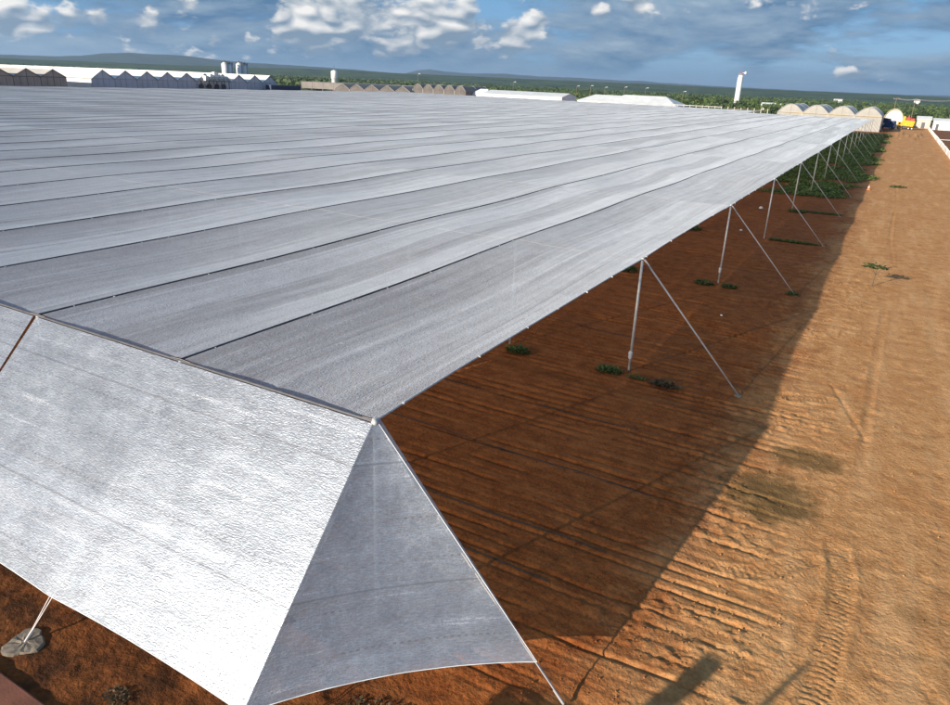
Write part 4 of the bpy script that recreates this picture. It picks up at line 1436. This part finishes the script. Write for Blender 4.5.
def trucks():
    t = empty('blue_truck', (-4.2, 300, 0), 'dark blue truck parked before the white tunnel', 'truck', rz=math.radians(-22))
    m = MB(); m.prism([(1.1, .75), (3.0, .75), (3.0, 1.7), (2.75, 2.9), (1.1, 2.9)], -1.1, 1.1, 'y'); m.build('cab', MATS['blue_paint'], t)
    m = MB(); m.prism([(2.98, 1.75), (3.05, 1.75), (2.83, 2.7), (2.76, 2.7)], -.95, .95, 'y'); m.box(1.5, 2.6, -1.14, -1.104, 1.75, 2.6); m.build('window', MATS['window_glass'], t)
    m = MB(); m.box(-3.1, 1.0, -1.15, 1.15, .95, 2.3); m.build('cargo_bed', MATS['blue_paint'], t)
    m = MB(); m.prism([(-3.15, 2.3), (1.02, 2.3), (.8, 3.5), (-1, 3.7), (-2.9, 3.5)], -1.18, 1.18, 'y'); m.build('tarpaulin', MATS['navy'], t)
    m = MB(); m.box(-3.1, 3.0, -.5, .5, .55, .94); m.build('chassis', MATS['steel_dark'], t)
    m = MB(); m.box(-.9, -.2, -1.2, -1.152, 1.4, 2.0); m.build('label_plate', MATS['white_clip'], t)
    for x in (2.1, -1.6):
        for y in (-1, 1): wheel(t, x, y, .48, .3)
    for y in (-.8, .8):
        m = MB(); m.box(3.0, 3.06, y - .18, y + .18, .95, 1.15); m.build('headlight', MATS['white_clip'], t)
    t = empty('yellow_dumper', (2.6, 306, 0), 'yellow dump truck with red load beside the white tunnel', 'truck', rz=math.radians(4))
    t.scale = (.82, .82, .82)
    m = MB(); m.prism([(-2.5, 1.6), (1.7, 1.3), (2.2, 3.6), (-2.7, 3.9)], -1.3, 1.3, 'y'); m.build('tipper_body', MATS['yellow_paint'], t)
    m = MB()
    for q in (-2.0, -.9, .2, 1.2): m.box(q, q + .16, -1.38, -1.304, 1.6, 3.6)
    m.build('rib', MATS['yellow_paint'], t)
    m = MB(); m.prism([(-2.9, 1.0), (-2.71, 1.0), (-2.78, 3.0), (-2.9, 3.0)], -1.2, 1.2, 'y'); m.box(-4.1, -2.9, -1.2, 1.2, .9, 3.2); m.build('cab', MATS['yellow_paint'], t)
    m = MB(); m.box(-3.9, -3.1, -1.25, -1.204, 2.0, 2.9); m.box(-4.15, -4.104, -1, 1, 2.0, 2.9); m.build('window', MATS['window_glass'], t)
    m = MB(); m.box(-1.2, .1, -.9, .9, 3.75, 5.0); m.box(.3, 1.9, -.8, .8, 3.6, 4.7); m.box(-.6, -.2, -.3, .3, 5.0, 5.9); m.build('load', MATS['red_paint'], t)
    m = MB(); m.box(-4.1, 2.1, -.6, .6, .7, 1.25); m.build('chassis', MATS['steel_dark'], t)
    for x in (-3.3, .2, 1.5):
        for y in (-1.05, 1.05): wheel(t, x, y, .6, .4)
    o = MB(); o.box(-2.3, -1.6, -1.0, 1.0, 3.85, 5.4); o.build('rack', MATS['yellow_paint'], t)


trucks()


def utility_pole(x, y, h, label, arm=True, lean=0.0, r=.13):
    t = empty('utility_pole', (x, y, 0), label, 'pole', 'thin poles beyond the net house')
    m = MB(); m.tube([(0, 0, -.2), (lean * h, 0, h)], [r, r * .65], 8); m.build('shaft', MATS['concrete'], t)
    if arm:
        m = MB(); m.box(lean * h - 1.0, lean * h + 1.0, -.07, .07, h - .55, h - .4); m.build('crossarm', MATS['timber'], t)
        for q in (-.85, 0, .85):
            m = MB(); m.lathe([(.06, 0), (.08, .1), (.05, .22)], 0, 0, 8); m.build('insulator', MATS['white_clip'], t, False, (lean * h + q, 0, h - .4))
    else:
        m = MB(); m.tube([(lean * h, 0, h - .1), (lean * h + .9, 0, h + .1)], .06, 5); m.box(lean * h + .7, lean * h + 1.3, -.12, .12, h + .02, h + .16); m.build('lamp_head', MATS['white_clip'], t)


utility_pole(-3.2, 336, 10.5, 'pale utility pole just behind the white tunnel')
utility_pole(3.3, 340, 10.4, 'utility pole behind the yellow dump truck')
utility_pole(16.5, 352, 10.6, 'utility pole at the right end of the white cabins')
utility_pole(-204, 302, 12.2, 'lone tall thin pole at the end of the tan net house', False)
for k, (x, y, h, lab) in enumerate(((-161, 318, 11.2, 'lamp pole behind the left part of the long white shed'),
                                    (-134, 330, 10.6, 'lamp pole behind the right end of the long white shed'),
                                    (-131, 340, 11.0, 'lamp pole in the gap right of the long white shed'),
                                    (-121, 332, 10.6, 'first lamp pole over the tent-roofed sheds'),
                                    (-113, 336, 11.0, 'second lamp pole over the tent-roofed sheds'),
                                    (-100, 326, 11.0, 'third lamp pole over the tent-roofed sheds'),
                                    (-86, 336, 10.2, 'lamp pole right of the largest tent-roofed shed'),
                                    (-97, 520, 9.8, 'short pole beside the tower foot'))):
    utility_pole(x, y, h - .8, lab, False, r=.1)
m = MB()
for q in (-.85, .85):
    pts = []
    for a, b in (((-3.2, 336, 10.3), (3.3, 340, 10.2)), ((3.3, 340, 10.2), (16.5, 352, 10.4)), ((16.5, 352, 10.4), (60, 392, 10.6))):
        for k in range(9):
            f = k / 8
            if pts and k == 0: continue
            pts.append((a[0] + (b[0] - a[0]) * f + q * .2, a[1] + (b[1] - a[1]) * f, a[2] + (b[2] - a[2]) * f - .8 * 4 * f * (1 - f) * .5 + q * .15))
    m.tube(pts, .05, 4)
tag(m.build('power_line', MATS['galvanised'], fix=False), 'power line strung between the utility poles at the right', 'power line')


def post_fence():
    t = empty('post_fence', (-78, 290, 0), 'pale open frame of posts behind the far net edge by the tower', 'fence')
    pm = MB(); pm.box(-.13, .13, -.13, .13, 0, 4.95); pme = pm.mesh('post', MATS['beige_roof'])
    for k in range(16): link('post', pme, t, (2.35 * k, 0, random.uniform(-.15, .1)))
    m = MB(); m.box(0, 19, -.08, .08, 4.55, 4.7); m.build('rail', MATS['white_wall'], t)
    m = MB(); m.box(21, 35.4, -.08, .08, 4.3, 4.42); m.build('rail', MATS['timber'], t)


post_fence()


# ------------------------------------------------------------------ trees
def crown(n, rx, ry, rz, leaf, seed):
    """leaf sprays grouped in clumps through an uneven crown volume, centred on its base"""
    r = np.random.default_rng(seed)
    nc = max(5, n // 22)
    cc = r.normal(size=(nc, 3)); cc /= np.linalg.norm(cc, axis=1)[:, None]
    cc *= (r.uniform(.35, 1.0, nc) ** .6)[:, None]
    cc[:, 2] = np.abs(cc[:, 2]) * .9 - .25 * r.uniform(size=nc)
    idx = r.integers(0, nc, n)
    p = cc[idx] + r.normal(size=(n, 3)) * .21
    p = p * np.array([rx, ry, rz]) + np.array([0, 0, rz * .35])
    d = r.normal(size=(n, 3)); d /= np.linalg.norm(d, axis=1)[:, None]
    e = np.cross(d, r.normal(size=(n, 3))); e /= np.linalg.norm(e, axis=1)[:, None]
    s = leaf * r.uniform(.6, 1.4, n)[:, None]
    v = np.stack([p - d * s, p + e * s * .6, p + d * s, p - e * s * .6], 1).reshape(-1, 3)
    return v, np.arange(4 * n).reshape(-1, 4)


def tree(x, y, h, w, seed, label, mat='leaf_green', n=520, group=None):
    t = empty('tree', (x, y, 0), label, 'tree', group)
    r = random.Random(seed)
    m = MB()
    m.tube([(0, 0, -.2), (r.uniform(-.2, .2), r.uniform(-.2, .2), h * .35), (r.uniform(-.3, .3), 0, h * .6)], [.22, .17, .1], 7)
    for k in range(5):
        a = r.uniform(0, 6.28); z = h * r.uniform(.25, .42)
        m.tube([(0, 0, z), (w * .3 * math.cos(a), w * .3 * math.sin(a), z + h * .17), (w * .5 * math.cos(a), w * .5 * math.sin(a), z + h * .32)], [.1, .07, .03], 5)
    m.build('trunk', MATS['bark'], t)
    v, q = crown(n, w * .5, w * .5, h * .42, .48, seed)
    v[:, 2] += h * .42
    link('crown', np_mesh('crown', v, q, MATS[mat], False), t)


spots = [(-100.5, 488, 6.6, 9.5, 'broad tree left of the water tower foot', 'leaf_dark'), (-88.5, 488, 5.6, 8.5, 'tree right of the water tower foot', 'leaf_dark'),
         (-112, 470, 7.4, 8, 'tall tree right behind the largest tent-roofed shed', 'leaf_dark'), (-106, 452, 5.2, 8, 'bushy tree between the largest shed and the tower', 'leaf_green'),
         (-80, 474, 4.8, 8, 'low tree beside the small white buildings', 'leaf_green'), (-70, 470, 4.8, 8, 'light green tree before the small white buildings', 'leaf_green'),
         (-60, 456, 5.4, 9, 'bushy tree left behind the arched film greenhouse', 'leaf_green'), (-48, 440, 5.2, 9, 'rounded tree behind the left arch of the film greenhouse', 'leaf_green')]
for k, (x, y, h, w, lab, mt) in enumerate(spots): tree(x, y, h, w, 400 + k, lab, mt)
for k in range(22):
    x = -14 + 4.6 * k + random.uniform(-1.5, 1.5); y = 372 + random.uniform(-8, 26) + .25 * k
    tree(x, y, random.uniform(4.2, 6.6), random.uniform(6, 9), 430 + k, 'dark bushy tree in the belt behind the white cabins',
         'leaf_dark' if k % 3 else 'leaf_green', 420, 'tree belt behind the cabins')


def scrub():
    r = np.random.default_rng(77)
    for name, N, mat, y0, y1, sc, lab in (('woodland', 5200, 'leaf_green', 395, 1500, 1.0, 'light green scrub woodland stretching behind the farm'),
                                          ('woodland', 5200, 'leaf_dark', 400, 2600, 1.15, 'dark green scrub woodland stretching to the hills')):
        protos = [crown(34, 3.3, 3.3, 2.9, 1.05, 900 + k)[0] for k in range(14)]
        V = []
        for _ in range(N):
            y = y0 * (y1 / y0) ** (r.uniform() ** .85)
            x = r.uniform(-1.55, .42) * y * 1.0
            if fbm(np.array([x * .008]), np.array([y * .006]), 2, 44)[0] < (.42 if mat == 'leaf_green' else .40): continue
            if -110 < x < -40 and 480 < y < 530: continue
            if x < -190 and y < 430: continue
            s = r.uniform(.35, .85) * sc * (1 + .25 * (y > 900))
            a = r.uniform(0, 6.28); p = protos[int(r.integers(14))]
            c, sn = math.cos(a), math.sin(a)
            V.append(np.stack([(p[:, 0] * c - p[:, 1] * sn) * s + x, (p[:, 0] * sn + p[:, 1] * c) * s + y, p[:, 2] * s * r.uniform(.8, 1.25) + .6], -1))
        V = np.concatenate(V)
        o = link(name, np_mesh(name, V, np.arange(len(V)).reshape(-1, 4), MATS[mat], False))
        tag(o, lab, 'woodland', None, 'stuff')
    # bush land to the left, behind the greenhouses
    protos = [crown(30, 3.6, 3.6, 2.9, 1.1, 940 + k)[0] for k in range(10)]
    V = []
    for _ in range(3400):
        d = 420 * (2600 / 420) ** (r.uniform() ** .8); az = math.radians(r.uniform(-74, -32))
        x, y = d * math.sin(az), d * math.cos(az)
        if x > -300: continue
        p = protos[int(r.integers(10))]; s = r.uniform(.7, 1.4)
        V.append(p * s + np.array([x, y, .5]))
    V = np.concatenate(V)
    o = link('woodland', np_mesh('woodland', V, np.arange(len(V)).reshape(-1, 4), MATS['leaf_dark'], False))
    tag(o, 'dark bush land behind the saw-tooth greenhouses at the left', 'woodland', None, 'stuff')


scrub()


# ------------------------------------------------------------------ the air
def haze():
    mt = bpy.data.materials.new('haze'); mt.use_nodes = True
    g = NT(mt.node_tree)
    out = g.n('ShaderNodeOutputMaterial'); pv = g.n('ShaderNodeVolumePrincipled')
    pv.inputs['Color'].default_value = (0.55, 0.74, 0.98, 1)
    pv.inputs['Density'].default_value = 0.00008
    pv.inputs['Anisotropy'].default_value = 0.2
    g.put(out.inputs['Volume'], pv.outputs[0])
    m = MB(); m.box(-15000, 15000, -15000, 15000, -9, 170)
    o = m.build('haze', mt)
    o['kind'] = 'stuff'; o['label'] = 'thin bluish haze in the air'
    mt.cycles.homogeneous_volume = True if hasattr(mt.cycles, 'homogeneous_volume') else None


haze()
